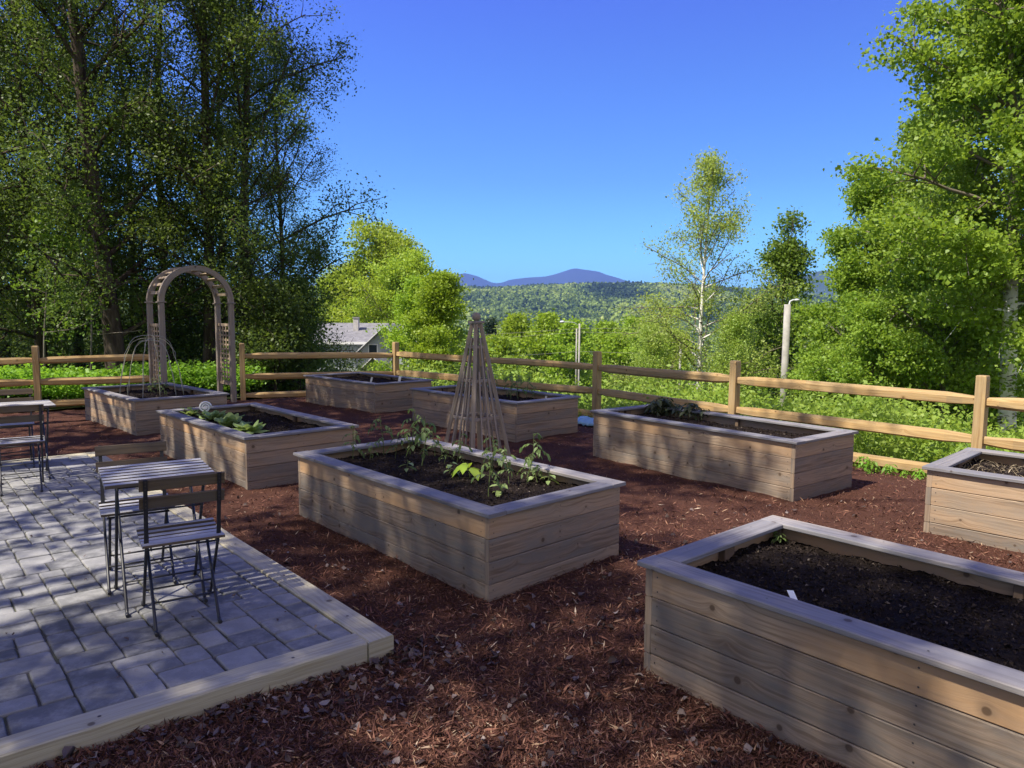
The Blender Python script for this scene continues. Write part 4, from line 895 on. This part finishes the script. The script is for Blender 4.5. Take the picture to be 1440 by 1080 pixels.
# single trees standing out of the valley woods
V1 = tree_meshes(111, 26, .42, .30, dict(H=12, r0=.2, nl=34, t0=.10, lfun=lambda q: 3.6 * math.sin(math.pi * (.3 + q * .66)) + .5, e0=.1, e1=1.2, nsub=6, twig=.6))
V2 = tree_meshes(112, 30, .30, .22, dict(H=13, r0=.16, nl=46, t0=.05, lfun=lambda q: 2.6 * (1 - q) + .25, e0=-.2, e1=.3, nsub=5, twig=.45), wr=.35)
for px, py, Y, me, mt, rz, lab in [
    (693, 440, 95, V2, L_SPRUCE, 0, "dark spruce rising left behind the pointed trellis"), (728, 447, 92, V1, L_BRIGHT, .4, "bright green tree right behind the pointed trellis"),
    (766, 446, 88, V1, L_BUD, 1.2, "brownish budding tree left of the distant street lamp"), (800, 456, 84, V1, L_MAPLE, 2.0, "dark green round tree under the distant street lamp's arm"),
    (848, 458, 98, V1, L_BUSH, 2.9, "light green tree right of the distant street lamp pole"), (892, 452, 110, V1, L_MAPLE, 3.6, "green tree in the valley behind the short left birch"),
    (872, 474, 75, V1, L_BRIGHT, 4.5, "small bright tree above the fence rail, right of the distant lamp"), (1075, 440, 80, V1, L_BUSH, 5.2, "pale green valley tree between the birch and the narrow dark tree"),
    (940, 470, 62, V1, L_BUSH, 1.7, "light green valley tree seen through the birch's lower leaves"), (700, 478, 66, V1, L_BRIGHT, 3.1, "low bright tree behind the pointed trellis's left side")]:
    H_ = 13 if me is V2 else 12; tree("valley_tree", lab, gpos(px, Y), me, mt, BARKG, rz, group="trees down in the valley", scale=fit(px, py, Y, H_))

# ------------------------------------------------------------------ haze
hm, nt = newmat("haze_air"); pv = nd(nt, 'VolumePrincipled', {'Color': (.24, .42, 1.0), 'Density': 1.05e-4, 'Anisotropy': 0.0}); nd(nt, 'OutputMaterial', {'Volume': pv.outputs[0]})
hb = MB(); x0, x1, y0, y1, z0, z1 = -15500, 15500, -1900, 14500, -160, 760
P8 = [(x0, y0, z0), (x1, y0, z0), (x1, y1, z0), (x0, y1, z0), (x0, y0, z1), (x1, y0, z1), (x1, y1, z1), (x0, y1, z1)]; hb.v = P8
for f in ((3, 2, 1, 0), (4, 5, 6, 7), (0, 1, 5, 4), (1, 2, 6, 5), (2, 3, 7, 6), (3, 0, 4, 7)): hb.face(f)
hb.build("haze", hm, kind='stuff')

# ------------------------------------------------------------------ house, lamp poles, wires, shelter
def house():
    o = Vector((0, 0, 0)); t = thing("house", "grey-shingled house with a brick-like chimney and white gable trim, half hidden by trees", "house", (-12.0, 60, float(gz(-12, 60))))
    Z0 = t.location.z; X0, Y0 = -12.0, 60
    def lp(x, y, z): return (x - X0, y - Y0, z - Z0)
    def slab(name, mat, p, q, r, s_, th):      # sloped slab given by its top corners
        m = MB(); P = [Vector(lp(*a)) for a in (p, q, r, s_)]; n = (P[1] - P[0]).cross(P[3] - P[0]).normalized(); lo = [a - n * th for a in P]; b = len(m.v); m.v += [tuple(a) for a in P + lo]
        m.face((b, b + 1, b + 2, b + 3)); m.face((b + 7, b + 6, b + 5, b + 4))
        for k in range(4): m.face((b + k, b + 4 + k, b + 4 + (k + 1) % 4, b + (k + 1) % 4))
        return m.build(name, mat, t)
    def walls(x0, x1, y0, y1, zb, ze, za=None, axis='y'):
        m = MB(); b = len(m.v); m.v += [lp(x0, y0, zb), lp(x1, y0, zb), lp(x1, y1, zb), lp(x0, y1, zb), lp(x0, y0, ze), lp(x1, y0, ze), lp(x1, y1, ze), lp(x0, y1, ze)]
        if axis == 'y':
            xm = (x0 + x1) / 2; m.v += [lp(xm, y0, za), lp(xm, y1, za)]
            m.face((0, 1, 5, 8, 4)); m.face((2, 3, 7, 9, 6)); m.face((1, 2, 6, 5)); m.face((3, 0, 4, 7))
        else:
            ym = (y0 + y1) / 2; m.v += [lp(x0, ym, za), lp(x1, ym, za)]
            m.face((0, 1, 5, 4)); m.face((2, 3, 7, 6)); m.face((1, 2, 6, 9, 5)); m.face((3, 0, 4, 8, 7))
        return m.build("wall", SIDING, t)
    # main block, ridge along x
    walls(-16.6, -7.2, 58.2, 65.8, Z0 - .3, -.45, .98, 'x')
    slab("roof", ROOF, (-17, 57.7, -.42), (-6.8, 57.7, -.42), (-6.8, 62, 1.06), (-17, 62, 1.06), .14); slab("roof", ROOF, (-6.8, 66.3, -.42), (-17, 66.3, -.42), (-17, 62, 1.05), (-6.8, 62, 1.05), .14)
    m = MB(); m.box(lp(-11.9, 57.66, -.52), (10.1, .05, .2)); m.build("trim", TRIMW, t)
    # wing with its gable towards the garden
    gx, hw = -9.75, 2.75
    walls(gx - hw + .3, gx + hw - .3, 55.2, 61, Z0 - .3, -1.35, .88, 'y')
    slab("roof", ROOF, (gx - hw, 54.8, -1.58), (gx, 54.8, 1.0), (gx, 61, 1.0), (gx - hw, 61, -1.58), .12); slab("roof", ROOF, (gx, 54.8, .995), (gx + hw, 54.8, -1.58), (gx + hw, 61, -1.58), (gx, 61, .995), .12)
    for sg in (-1, 1):
        m = MB(); a = Vector(lp(gx + sg * hw, 54.74, -1.62)); b = Vector(lp(gx, 54.74, .95)); m.bar(a, b, .05, .26, up=(0, 1, 0)); m.build("trim", TRIMW, t)
    for wx in (-10.75, -9.1):
        m = MB(); m.box(lp(wx, 55.17, -.95), (.75, .06, .95)); f = m.build("window", TRIMW, t); m = MB(); m.box(lp(wx, 55.13, -.95), (.6, .03, .8)); m.build("pane", GLASS, f)
    # porch with a small gable, nearest to the garden
    px_, ph = -10.05, 1.25
    walls(px_ - ph + .12, px_ + ph - .12, 51.9, 55.15, Z0 - .3, -2.3, -1.30, 'y')
    slab("roof", ROOF, (px_ - ph, 51.5, -2.42), (px_, 51.5, -1.22), (px_, 55.1, -1.22), (px_ - ph, 55.1, -2.42), .1); slab("roof", ROOF, (px_, 51.5, -1.225), (px_ + ph, 51.5, -2.42), (px_ + ph, 55.1, -2.42), (px_, 55.1, -1.225), .1)
    for sg in (-1, 1):
        m = MB(); a = Vector(lp(px_ + sg * ph, 51.45, -2.48)); b = Vector(lp(px_, 51.45, -1.28)); m.bar(a, b, .05, .2, up=(0, 1, 0)); m.build("trim", TRIMW, t)
    m = MB(); m.box(lp(-13.15, 60.4, .75), (.42, .5, 1.5)); c = m.build("chimney", plain("chimney_stone", (.5, .48, .46), .8, .2, scale=5), t); m = MB(); m.box(lp(-13.15, 60.4, 1.53), (.52, .6, .08)); m.build("chimney_cap", plain("chimney_cap", (.3, .29, .28), .8), c)
house()
def lamp_pole(label, px, py, Y, w, arm, side, Hup=0):
    x, y, zt = aty(px, py, Y); zb = float(gz(x, y)) - .3; t = thing("lamp_pole", label, "lamp pole", (x, y, zb)); h = zt - zb
    m = MB(); m.tube([(0, 0, 0), (0, 0, h * .5), (0, 0, h)], [w * .56, w * .53, w * .48], 12); m.build("pole", GREYP, t)
    m = MB(); m.tube([(0, 0, h - .25), (side * arm * .35, 0, h + Hup * .7), (side * arm * .75, 0, h + Hup), (side * arm, 0, h + Hup)], max(.022, w * .14), 6); m.build("arm", LAMPM, t)
    m = MB(); L = max(.16, arm * .35); m.sphere((side * (arm + L * .35), 0, h + Hup), L * .5, 6, sz=.5); m.build("lamp_head", LAMPM, t)
    return t
lamp_pole("grey wooden lamp pole just beyond the long fence, before the narrow dark tree", 1107.5, 428, 20, .185, .20, 1, .12)
lamp_pole("thin distant street lamp with a long curved arm, above the fence rails", 815, 455, 70, .17, 1.5, -1, .15)
lamp_pole("small white lamp on a thin pole, seen through the birch leaves", 957, 482, 45, .13, .12, -1, .08)
x, y, zt = aty(811, 462, 72); tp = MB(); tp.tube([(0, 0, -9), (0, 0, 0)], .07, 8); o = tp.build("utility_pole", GREYP); o.location = (x, y, zt); tag(o, "thin pale utility pole standing right beside the distant street lamp", "utility pole")
def wire(label, pts, Y):
    P = [aty(px, py, Y) for px, py in pts]; m = MB(); Q = []
    for a, b in zip(P[:-1], P[1:]):
        for k in range(8): u_ = k / 8; Q.append(a.lerp(b, u_) - Vector((0, 0, (b - a).length * .012 * 4 * u_ * (1 - u_))))
    Q.append(P[-1]); m.tube(Q, .014, 4); o = m.build("power_line", GREYP); tag(o, label, "power line", "power lines across the valley")
wire("highest of the thin power lines strung across the valley", [(250, 478), (813, 462), (1160, 446)], 71)
wire("middle one of the thin power lines, just below the highest", [(250, 486), (813, 467), (1160, 458)], 71)
wire("lowest of the thin power lines, close above the fence rail", [(250, 512), (813, 494), (1160, 492)], 71)
def shelter():
    c = aty(924, 516, 42); zb = float(gz(c.x, c.y)); t = thing("open_shelter", "small open shelter with a dark brown roof, beyond the fence below the birch", "shelter", (c.x, c.y, zb)); h = c.z - zb; rg = random.Random(4)
    for sx_ in (-.7, .7):
        for sy_ in (-.5, .5): m = MB(); m.board((sx_, sy_, -.2), (0, 0, 1), (1, 0, 0), (0, 1, 0), h + .15, .1, .1); m.build("post", GARDW, t)
    for sg in (-1, 1): m = MB(); m.board((-.95, sg * .36, h + .10), (1, 0, 0), Vector((0, -sg, .3)), Vector((0, .3 * sg, 1)), 1.9, .8, .06, .004, .4, 0, rg); m.build("roof", BROWNW, t)
    m = MB(); m.box((0, 0, .45), (1.2, .35, .05)); m.build("bench", GARDW, t)
shelter()
def rock(label, px, py, Y, r):
    c = aty(px, py, Y); g = float(gz(c.x, c.y)); m = MB(); m.sphere((0, 0, 0), r, 9, sz=.55); m.v = [tuple(Vector(v) * (1 + .25 * mnoise.noise(Vector(v) * 2.2 / r * .5))) for v in m.v]; o = m.build("rock", ROCK); o.location = (c.x, c.y, max(g + r * .2, c.z)); tag(o, label, "rock")
DX, DY = np.meshgrid(np.linspace(.2, 3.6, 14), np.linspace(17.2, 19.6, 10)); link_mesh("driveway", grid_mesh("driveway", DX, DY, gz(DX, DY) + .03), DRIVE, kind='structure')

# ------------------------------------------------------------------ plants in the beds
def seedling_mesh(seed, h, nleaf, lsize, leaflets=5, lean=.15, droop=.5):
    rg = np.random.default_rng(seed); pts = [np.zeros(3)]; d = norm(np.array([rg.normal() * lean, rg.normal() * lean, 1.0]))
    for k in range(6): d = norm(d + np.array([*(rg.normal(size=2) * .08), 0])); pts.append(pts[-1] + d * h / 6)
    pts = np.array(pts); tb = [(pts, np.linspace(.0045, .002, 7), 5)]; V = []; Q = []; b = 0
    for i in range(nleaf):
        q = .30 + .70 * (i + .5) / nleaf; j = min(5, int(q * 6)); p = pts[j] + (pts[j + 1] - pts[j]) * (q * 6 - j); az = i * 2.4 + rg.uniform(-.4, .4); el = rg.uniform(.0, .7); L = h * rg.uniform(.28, .46) * (1.15 - .45 * q)
        dr = np.array([math.cos(az) * math.cos(el), math.sin(az) * math.cos(el), math.sin(el)]); sp = [p]
        for k in range(4): dr = norm(dr - np.array([0, 0, .22 * droop * (k + 1)])); sp.append(sp[-1] + dr * L / 4)
        sp = np.array(sp); tb.append((sp, np.linspace(.0022, .001, 5), 3))
        for k in range(leaflets):
            f = .35 + .65 * k / max(1, leaflets - 1); jj = min(3, int(f * 4)); c = sp[jj] + (sp[jj + 1] - sp[jj]) * (f * 4 - jj); ax = norm(sp[jj + 1] - sp[jj]); side = norm(np.cross(ax, [0, 0, 1.0])) * (1 if k % 2 else -1)
            dirv = norm(ax * .6 + side * (.9 if k < leaflets - 1 else .0) - np.array([0, 0, .25 + .45 * droop * rg.uniform(.3, 1)])); ls = lsize * rg.uniform(.7, 1.25) * (1.3 if k == leaflets - 1 else 1); n_ = norm(np.cross(dirv, np.cross([0, 0, 1.0], dirv)) + rg.normal(size=3) * .25); wv = norm(np.cross(n_, dirv)) * ls * .27
            # leaflet as a folded strip of two quads per half
            tip = c + dirv * ls - np.array([0, 0, ls * .18]); m1 = c + dirv * ls * .33; m2 = c + dirv * ls * .68 - np.array([0, 0, ls * .05]); fo = n_ * ls * .06
            vv = [c, m1 + wv + fo, m2 + wv * .8 + fo, tip, m2, m1, m1 - wv + fo, m2 - wv * .8 + fo]; V += vv; Q += [(b, b + 1, b + 2, b + 5), (b + 5, b + 2, b + 3, b + 4), (b, b + 5, b + 7, b + 6), (b + 5, b + 4, b + 3, b + 7)]; b += 8
    return tubes_mesh("stem", tb), quads_mesh("foliage", np.array(V), np.array(Q))
STEM = plain("green_stem", (.10, .13, .04), .6, .3)
def put_plant(name, label, cat, p, me, lm, rz=0, sc=1.0, group=None):
    t = thing(name, label, cat, p, rz, group); t.scale = (sc, sc, sc)
    for nm, m_, mt in (("stem", me[0], STEM), ("foliage", me[1], lm)):
        if not m_.materials: m_.materials.append(mt)
        o = bpy.data.objects.new(nm, m_); col.objects.link(o); o.parent = t
    return t
def inbed(key, px, py, z=.43):
    t, at, inv = BEDS[key]; q = inv(onz(px, py, z)); a = max(-1.1, min(1.1, q.x)); b = max(-.46, min(.46, q.y)); return at(a, b)
TM = [seedling_mesh(200 + i, .32, 7, .038, 5, .12, .6) for i in range(5)]
ORD = ["first", "second", "third", "fourth", "fifth", "sixth", "seventh", "eighth", "ninth", "tenth", "eleventh", "twelfth", "thirteenth", "fourteenth", "fifteenth"]
toms = sorted([(493, 649, .95), (520, 652, .55), (534, 642, 1.15), (556, 648, .75), (573, 640, .8), (580, 634, 1.25), (593, 660, 1.35), (612, 646, .8), (642, 655, .85), (625, 658, .5), (687, 702, 1.05), (700, 664, .9), (716, 684, .95), (741, 684, .8), (760, 674, 1.15)])
for i, (px, py, sc) in enumerate(toms):
    put_plant("tomato_seedling", f"{'tall' if sc > 1 else 'small' if sc < .7 else 'leggy'} tomato seedling, {ORD[i]} from the left in the bed before the pointed trellis", "seedling", inbed('C', px, py), TM[i % 5], L_TOM, i * 1.3, sc, "tomato seedlings in the middle bed")
SQ = seedling_mesh(230, .14, 5, .11, 2, .1, .2)
put_plant("squash_seedling", "low seedling with a bright yellow-green leaf, in the middle of the tomato bed", "seedling", inbed('C', 661, 678), SQ, L_YEL, .5)
SM = seedling_mesh(231, .10, 5, .055, 1, .1, .1)
for px, py, lab in [(706, 699, "tiny pale seedling near the front corner of the tomato bed"), (774, 678, "tiny pale seedling below the tomato bed's right corner, left of its twin"), (796, 679, "tiny pale seedling closest to the tomato bed's right corner"), (570, 668, "tiny round-leaved seedling near the tomato bed's long front edge"), (632, 672, "tiny pale seedling left of the bright yellow-green leaf")]:
    put_plant("small_seedling", lab, "seedling", inbed('C', px, py), SM, L_LETT, px, 1.0, "tiny seedlings in the middle bed")
def rosette(seed, n, L, W, el0=.9):
    rg = np.random.default_rng(seed); V = []; Q = []; b = 0
    for i in range(n):
        az = i * 2.4 + rg.uniform(-.3, .3); q = i / n; el = el0 * (.25 + .9 * q) + rg.normal() * .08; l = L * (1.1 - .45 * q) * rg.uniform(.85, 1.1); dr = np.array([math.cos(az) * math.cos(el), math.sin(az) * math.cos(el), math.sin(el)]); sd_ = np.array([-math.sin(az), math.cos(az), 0]); p = np.zeros(3); rows = []
        for k in range(6):
            w = W * [.18, .35, .8, 1.0, .85, .3][k] * .5; up_ = np.cross(sd_, dr); fr = rg.uniform(-.1, .1, 2) * W
            rows.append([p - sd_ * w + up_ * (w * .35 + fr[0]), p, p + sd_ * w + up_ * (w * .35 + fr[1])]); p = p + dr * l / 5; dr = norm(dr + np.array([math.cos(az) * .10, math.sin(az) * .10, -.12]))
        V += [v for r in rows for v in r]
        for k in range(5):
            for c in range(2): a = b + k * 3 + c; Q.append((a, a + 1, a + 4, a + 3))
        b += 18
    return quads_mesh("lettuce", np.array(V), np.array(Q), True)
LT = [rosette(240 + i, 16, .20, .10, 1.25) for i in range(2)]
for i, (px, py, sc, lab) in enumerate([(268, 583, .8, "leftmost small lettuce, half behind the bed's cap board"), (298, 588, 1.0, "lettuce beside the white spiral stake"), (323, 597, 1.05, "middle lettuce of the row, with broad pale leaves"), (352, 605, 1.05, "lettuce at the front end of the row, nearest the bed's corner")]):
    t, at, inv = BEDS['B1']; q = inv(onz(px, py, .46)); p = at(q.x, min(.46, max(-.46, q.y))); me = LT[i % 2]
    if not me.materials: me.materials.append(L_LETT)
    o = bpy.data.objects.new("lettuce", me); col.objects.link(o); o.location = p; o.rotation_euler[2] = i * 1.7; o.scale = (sc * 1.15,) * 3; tag(o, lab, "lettuce", "pale green lettuces in one raised bed")
# spiral stake
p = inbed('B1', 289, 588, .46); m = MB(); m.tube([(0, 0, -.05), (.005, 0, .12)], .006, 6); t = thing("garden_stake", "white spiral-headed stake standing among the lettuces", "garden stake", p, R(20)); m.build("rod", WHITE, t)
m = MB(); m.tube([(.07 * (1 - k / 40) * math.cos(k * .42), 0, .175 + .07 * (1 - k / 40) * math.sin(k * .42)) for k in range(36)], [.011] * 36, 6); m.build("spiral", WHITE, t)
# dark herbs in the long bed by the fence
HB = [seedling_mesh(250 + i, .20, 22, .05, 3, .25, .3) for i in range(3)]
hp = [(868, 578), (885, 577), (900, 580), (915, 577), (928, 582), (942, 580), (950, 588), (962, 583), (972, 590), (985, 589), (996, 592), (935, 574), (905, 573), (958, 577)]
for i, (px, py) in enumerate(sorted(hp)):
    put_plant("herb_plant", f"dark bushy herb, {ORD[i]} from the left in the raised bed along the fence", "herb", inbed('MR', px, py, .46), HB[i % 3], L_HERB, i * 2.1, 1.0 + .25 * math.sin(i * 2.3), "dark herbs in the raised bed along the fence")
for i, (px, py, sc) in enumerate([(648, 556, 1.2), (718, 560, 1.5), (729, 562, 1.7), (741, 560, 1.4), (700, 553, 1.3), (768, 560, .8)]):
    put_plant("leafy_plant", f"dark leafy plant, {ORD[i]} from the left in the bed behind the pointed trellis" if i < 1 or i > 4 else f"dark leafy plant in the clump right of the pointed trellis, {['', 'lower left one', 'tallest one', 'right-hand one', 'hindmost one'][i]}", "plant", inbed('D2', px, py, .45), TM[i % 5], L_HERB, i * 1.9, sc * .8, "dark leafy plants in the bed behind the trellis")
for i, (px, py, sc, lab) in enumerate([(212, 551, .8, "small bean seedling under the hoops, left one"), (222, 549, 1.0, "small bean seedling under the hoops, between two others"), (232, 552, 1.0, "small bean seedling under the hoops, right one"), (200, 540, .7, "small bean seedling at the back of the hoop bed")]):
    put_plant("bean_seedling", lab, "seedling", inbed('B2', px, py, .46), TM[(i + 2) % 5], L_TOM, i, sc * .85, "bean seedlings under the hoops")
put_plant("small_seedling", "tiny green sprout in the back corner of the nearest raised bed", "seedling", inbed('R', 1126, 760, .41), seedling_mesh(260, .11, 7, .04, 3, .1, .2), L_TOM, 1, .7)
# hoop trellis: bent thin canes crossing at the top
th = thing("hoop_trellis", "thin bent canes crossing in hoops above the bed before the arbor", "hoop trellis", BEDS['B2'][1](-.05, 0))
for i in range(6):
    an = i * math.pi / 6 + .2; rr = .52; hh = .98; m = MB(); P = []; rg = random.Random(i)
    for k in range(25):
        u_ = -1 + k / 12; prof = max(0, 1 - abs(u_) ** 3.2); rad_ = rr * (abs(u_) ** .75 if abs(u_) > .35 else (.35 ** .75) * abs(u_) / .35); sgn = 1 if u_ > 0 else -1
        P.append((sgn * rad_ * .92 * math.cos(an) + .012 * rg.uniform(-1, 1), sgn * rad_ * .92 * math.sin(an) + .012 * rg.uniform(-1, 1), -.05 + (hh + .05 * math.sin(i * 2)) * prof))
    m.tube(P, .0042, 5); m.build("hoop", GREYP if i % 2 else plain("cane_%d" % i, (.42, .40, .26), .7), th)
# plant tags
def ptag(name, label, p, w, h, rz, tilt):
    m = MB(); m.box((0, 0, h / 2 - .03), (w, .002, h), 0, .0006); o = m.build(name, WHITE); o.location = p; o.rotation_euler = (tilt, .25, rz); tag(o, label, "plant tag", "white plant tags")
ptag("plant_tag", "white tilted plant tag stuck in the soil of the nearest raised bed", inbed('R', 1120, 852, .46) + Vector((0, 0, .02)), .05, .095, R(35), R(-40))
ptag("plant_tag", "left white tag in the farthest raised bed", inbed('D1', 521, 536, .48), .035, .15, R(10), .1); ptag("plant_tag", "right white tag in the farthest raised bed, near the fence corner post", inbed('D1', 561, 536, .48), .05, .16, R(30), -.15)
ptag("plant_tag", "white tag in the bed behind the pointed trellis", inbed('D2', 766, 564, .45), .03, .12, R(10), .2)
# weeds along the fence foot and the dark edging strip
WD = seedling_mesh(270, .22, 14, .055, 3, .2, .4)
for i, (px, py, sc, lab) in enumerate([(1216, 660, .9, "green weed under the bottom rail, nearest the long raised bed"), (1232, 663, .8, "second green weed from the long raised bed, under the bottom rail"), (1250, 668, .75, "green weed halfway under the bottom rail between two raised beds"), (1268, 672, .5, "small weed under the bottom rail, third from the far right bed"), (1290, 676, .7, "green weed beside the sunlit straw-covered bed, under the bottom rail"), (1222, 672, .35, "tiny weed in the mulch beside the long bed's corner")]):
    p = onz(px, py, -.09); p.z = mulch_h(p.x, p.y) - .02; put_plant("weed", lab, "weed", p, WD, L_COVER, i * 1.4, sc, "green weeds under the bottom fence rail")
# crumpled pale blue plastic at the foot of the fence
P0 = onz(806, 600, -.10); P1 = onz(842, 604, -.10); nx, ny = 26, 8; V = []
for j in range(ny):
    for i in range(nx):
        q = P0.lerp(P1, i / (nx - 1)); V.append((q.x + j * .03, q.y + j * .035, mulch_h(q.x, q.y) + .03 + .10 * math.sin(j / (ny - 1) * 2.6) + .035 * mnoise.noise(Vector((i * .45, j * .5, 3)))))
i, j = np.meshgrid(np.arange(nx - 1), np.arange(ny - 1)); a = (j * nx + i).ravel(); o = link_mesh("plastic_sheet", quads_mesh("plastic_sheet", np.array(V), np.stack([a, a + 1, a + nx + 1, a + nx], -1), True), glassy("blue_plastic", (.25, .45, .55), .18)); so_ = o.modifiers.new("thick", 'SOLIDIFY'); so_.thickness = .004
tag(o, "pale blue glossy plastic sheet at the foot of the fence, left of the long bed", "plastic sheet")

# ------------------------------------------------------------------ loose mulch, dead leaves, straw
def curled(rng, C, size):
    n = len(C); nr = norm(rng.normal(size=(n, 3)) * np.array([.32, .32, .3]) + np.array([0, 0, .8])); t = norm(np.cross(nr, rng.normal(size=(n, 3)))); b = np.cross(nr, t); L = size * rng.uniform(.45, 1.3, n); W = L * rng.uniform(.4, .75, n); c1 = rng.normal(size=n) * .35; c2 = np.abs(rng.normal(size=n)) * .25
    V = []
    for i, (u_, wd) in enumerate(((-.5, .12), (-.2, .85), (.15, 1.0), (.5, .1))):
        for v_ in (-.5, 0, .5):
            j = 1 + rng.normal(size=n) * .16; V.append(C + t * (u_ * L)[:, None] + b * (v_ * W * wd * j)[:, None] + nr * (L * (c1 * u_ * u_ * 2 + c2 * v_ * v_ * 3 * wd + rng.normal(size=n) * .05))[:, None])
    V = np.stack(V, 1); q = np.array([[i * 3 + k, i * 3 + k + 1, i * 3 + k + 4, i * 3 + k + 3] for i in range(3) for k in range(2)]); Q = (np.arange(n)[:, None, None] * 12 + q[None]).reshape(-1, 4); return V.reshape(-1, 3), Q
rg = np.random.default_rng(77); n = 360000; px = rg.uniform(-260, 1700, n); py = 500 + 800 * rg.uniform(0, 1, n) ** .8
dx, dy = px - 720, py - 540; v = -dy / F; u_ = dx / F; dz = -math.sin(PT) + v * math.cos(PT); dyv = math.cos(PT) + v * math.sin(PT); ok = dz < -.02; px, u_, dz, dyv = px[ok], u_[ok], dz[ok], dyv[ok]; tt_ = (-.0 - CAMH) / dz; x = u_ * tt_; y = dyv * tt_
ok = (y < 18) & (y > .6); x, y = x[ok], y[ok]; d1, d2 = dfence(x, y); ok = np.maximum(d1, d2) < -.05
for key in BEDS:
    L_ = BEDS[key][2]; b = [q for q in bpy.data.objects if q is BEDS[key][0]][0]; c_, s_ = math.cos(b.rotation_euler[2]), math.sin(b.rotation_euler[2]); lx = (x - b.location.x) * c_ + (y - b.location.y) * s_; ly = -(x - b.location.x) * s_ + (y - b.location.y) * c_; ok &= ~((abs(lx) < 1.20) & (abs(ly) < .58))
A2 = np.linalg.inv(np.array([[E1.x, E2.x], [E1.y, E2.y]])); pa = A2 @ np.stack([x - K.x, y - K.y]); ok &= ~((pa[0] > .0) & (pa[1] > .0) & (pa[1] < PB)); x, y = x[ok], y[ok]
z = np.array([mulch_h(a, b) for a, b in zip(x, y)])
C = np.stack([x, y, z + rg.uniform(.0, .016, len(x))], -1); sz = .026 * (.5 + rg.exponential(.6, len(x))); sz = np.minimum(sz, .085)
V, Q = leaves(rg, C, 1.0, .13, 1.1, .0, fold=.3); ctr = np.repeat(C, 4, 0); V = ctr + (V - ctr) * np.repeat(sz, 4)[:, None]; stuff("mulch_chips", quads_mesh("mulch_chips", V, Q), CHIPS)
# dead leaves blown against the patio's near edge
n = 520; a = rg.uniform(-.25, 2.6, n); b = -np.abs(rg.normal(size=n)) * .17 - .01; P = np.array([[K.x + E1.x * p_ + E2.x * q_, K.y + E1.y * p_ + E2.y * q_] for p_, q_ in zip(a, b)]); zz = np.array([mulch_h(p_[0], p_[1]) for p_ in P]) + rg.uniform(.005, .028, n)
V, Q = curled(rg, np.column_stack([P, zz - .006]), .042); stuff("dead_leaves", quads_mesh("dead_leaves", V, Q), LITTER)
n = 900; px = rg.uniform(300, 1440, n); py = rg.uniform(700, 1200, n); P = np.array([list(onz(a_, b_, .0)) for a_, b_ in zip(px, py)]); pa = A2 @ np.stack([P[:, 0] - K.x, P[:, 1] - K.y]); okk = ~((pa[0] > -.02) & (pa[1] > -.02))
for key in BEDS:
    b = BEDS[key][0]; c_, s_ = math.cos(b.rotation_euler[2]), math.sin(b.rotation_euler[2]); lx = (P[:, 0] - b.location.x) * c_ + (P[:, 1] - b.location.y) * s_; ly = -(P[:, 0] - b.location.x) * s_ + (P[:, 1] - b.location.y) * c_; okk &= ~((abs(lx) < 1.24) & (abs(ly) < .62))
P = P[okk]; P[:, 2] = [mulch_h(a_, b_) + .014 for a_, b_ in P[:, :2]]; V, Q = curled(rg, P, .04); stuff("dead_leaves", quads_mesh("dead_leaves", V, Q), LITTER)
n = 170; a = rg.uniform(.2, 4.5, n); b = rg.uniform(.2, 5.6, n) ; P = np.array([list(pp(p_, q_, PZ + .004)) for p_, q_ in zip(a, b)]); V, Q = curled(rg, P, .022); stuff("dead_leaves", quads_mesh("dead_leaves", V, Q), LITTER)
# straw on the sunlit bed
t, at, inv = BEDS['FR']; C = np.array([list(at(a_, b_) + Vector((0, 0, .012))) for a_, b_ in zip(rg.uniform(-1.15, 1.15, 1600), rg.uniform(-.52, .52, 1600))]); V, Q = leaves(rg, C, .085, .05, .9, .5, fold=.3)
me = quads_mesh("straw", V - np.array(t.location), Q); o = link_mesh("straw", me, chipmat("straw_bits", [(0, (.12, .09, .06)), (.5, (.28, .22, .14)), (1, (.48, .40, .28))]), None, 'stuff'); o.location = t.location
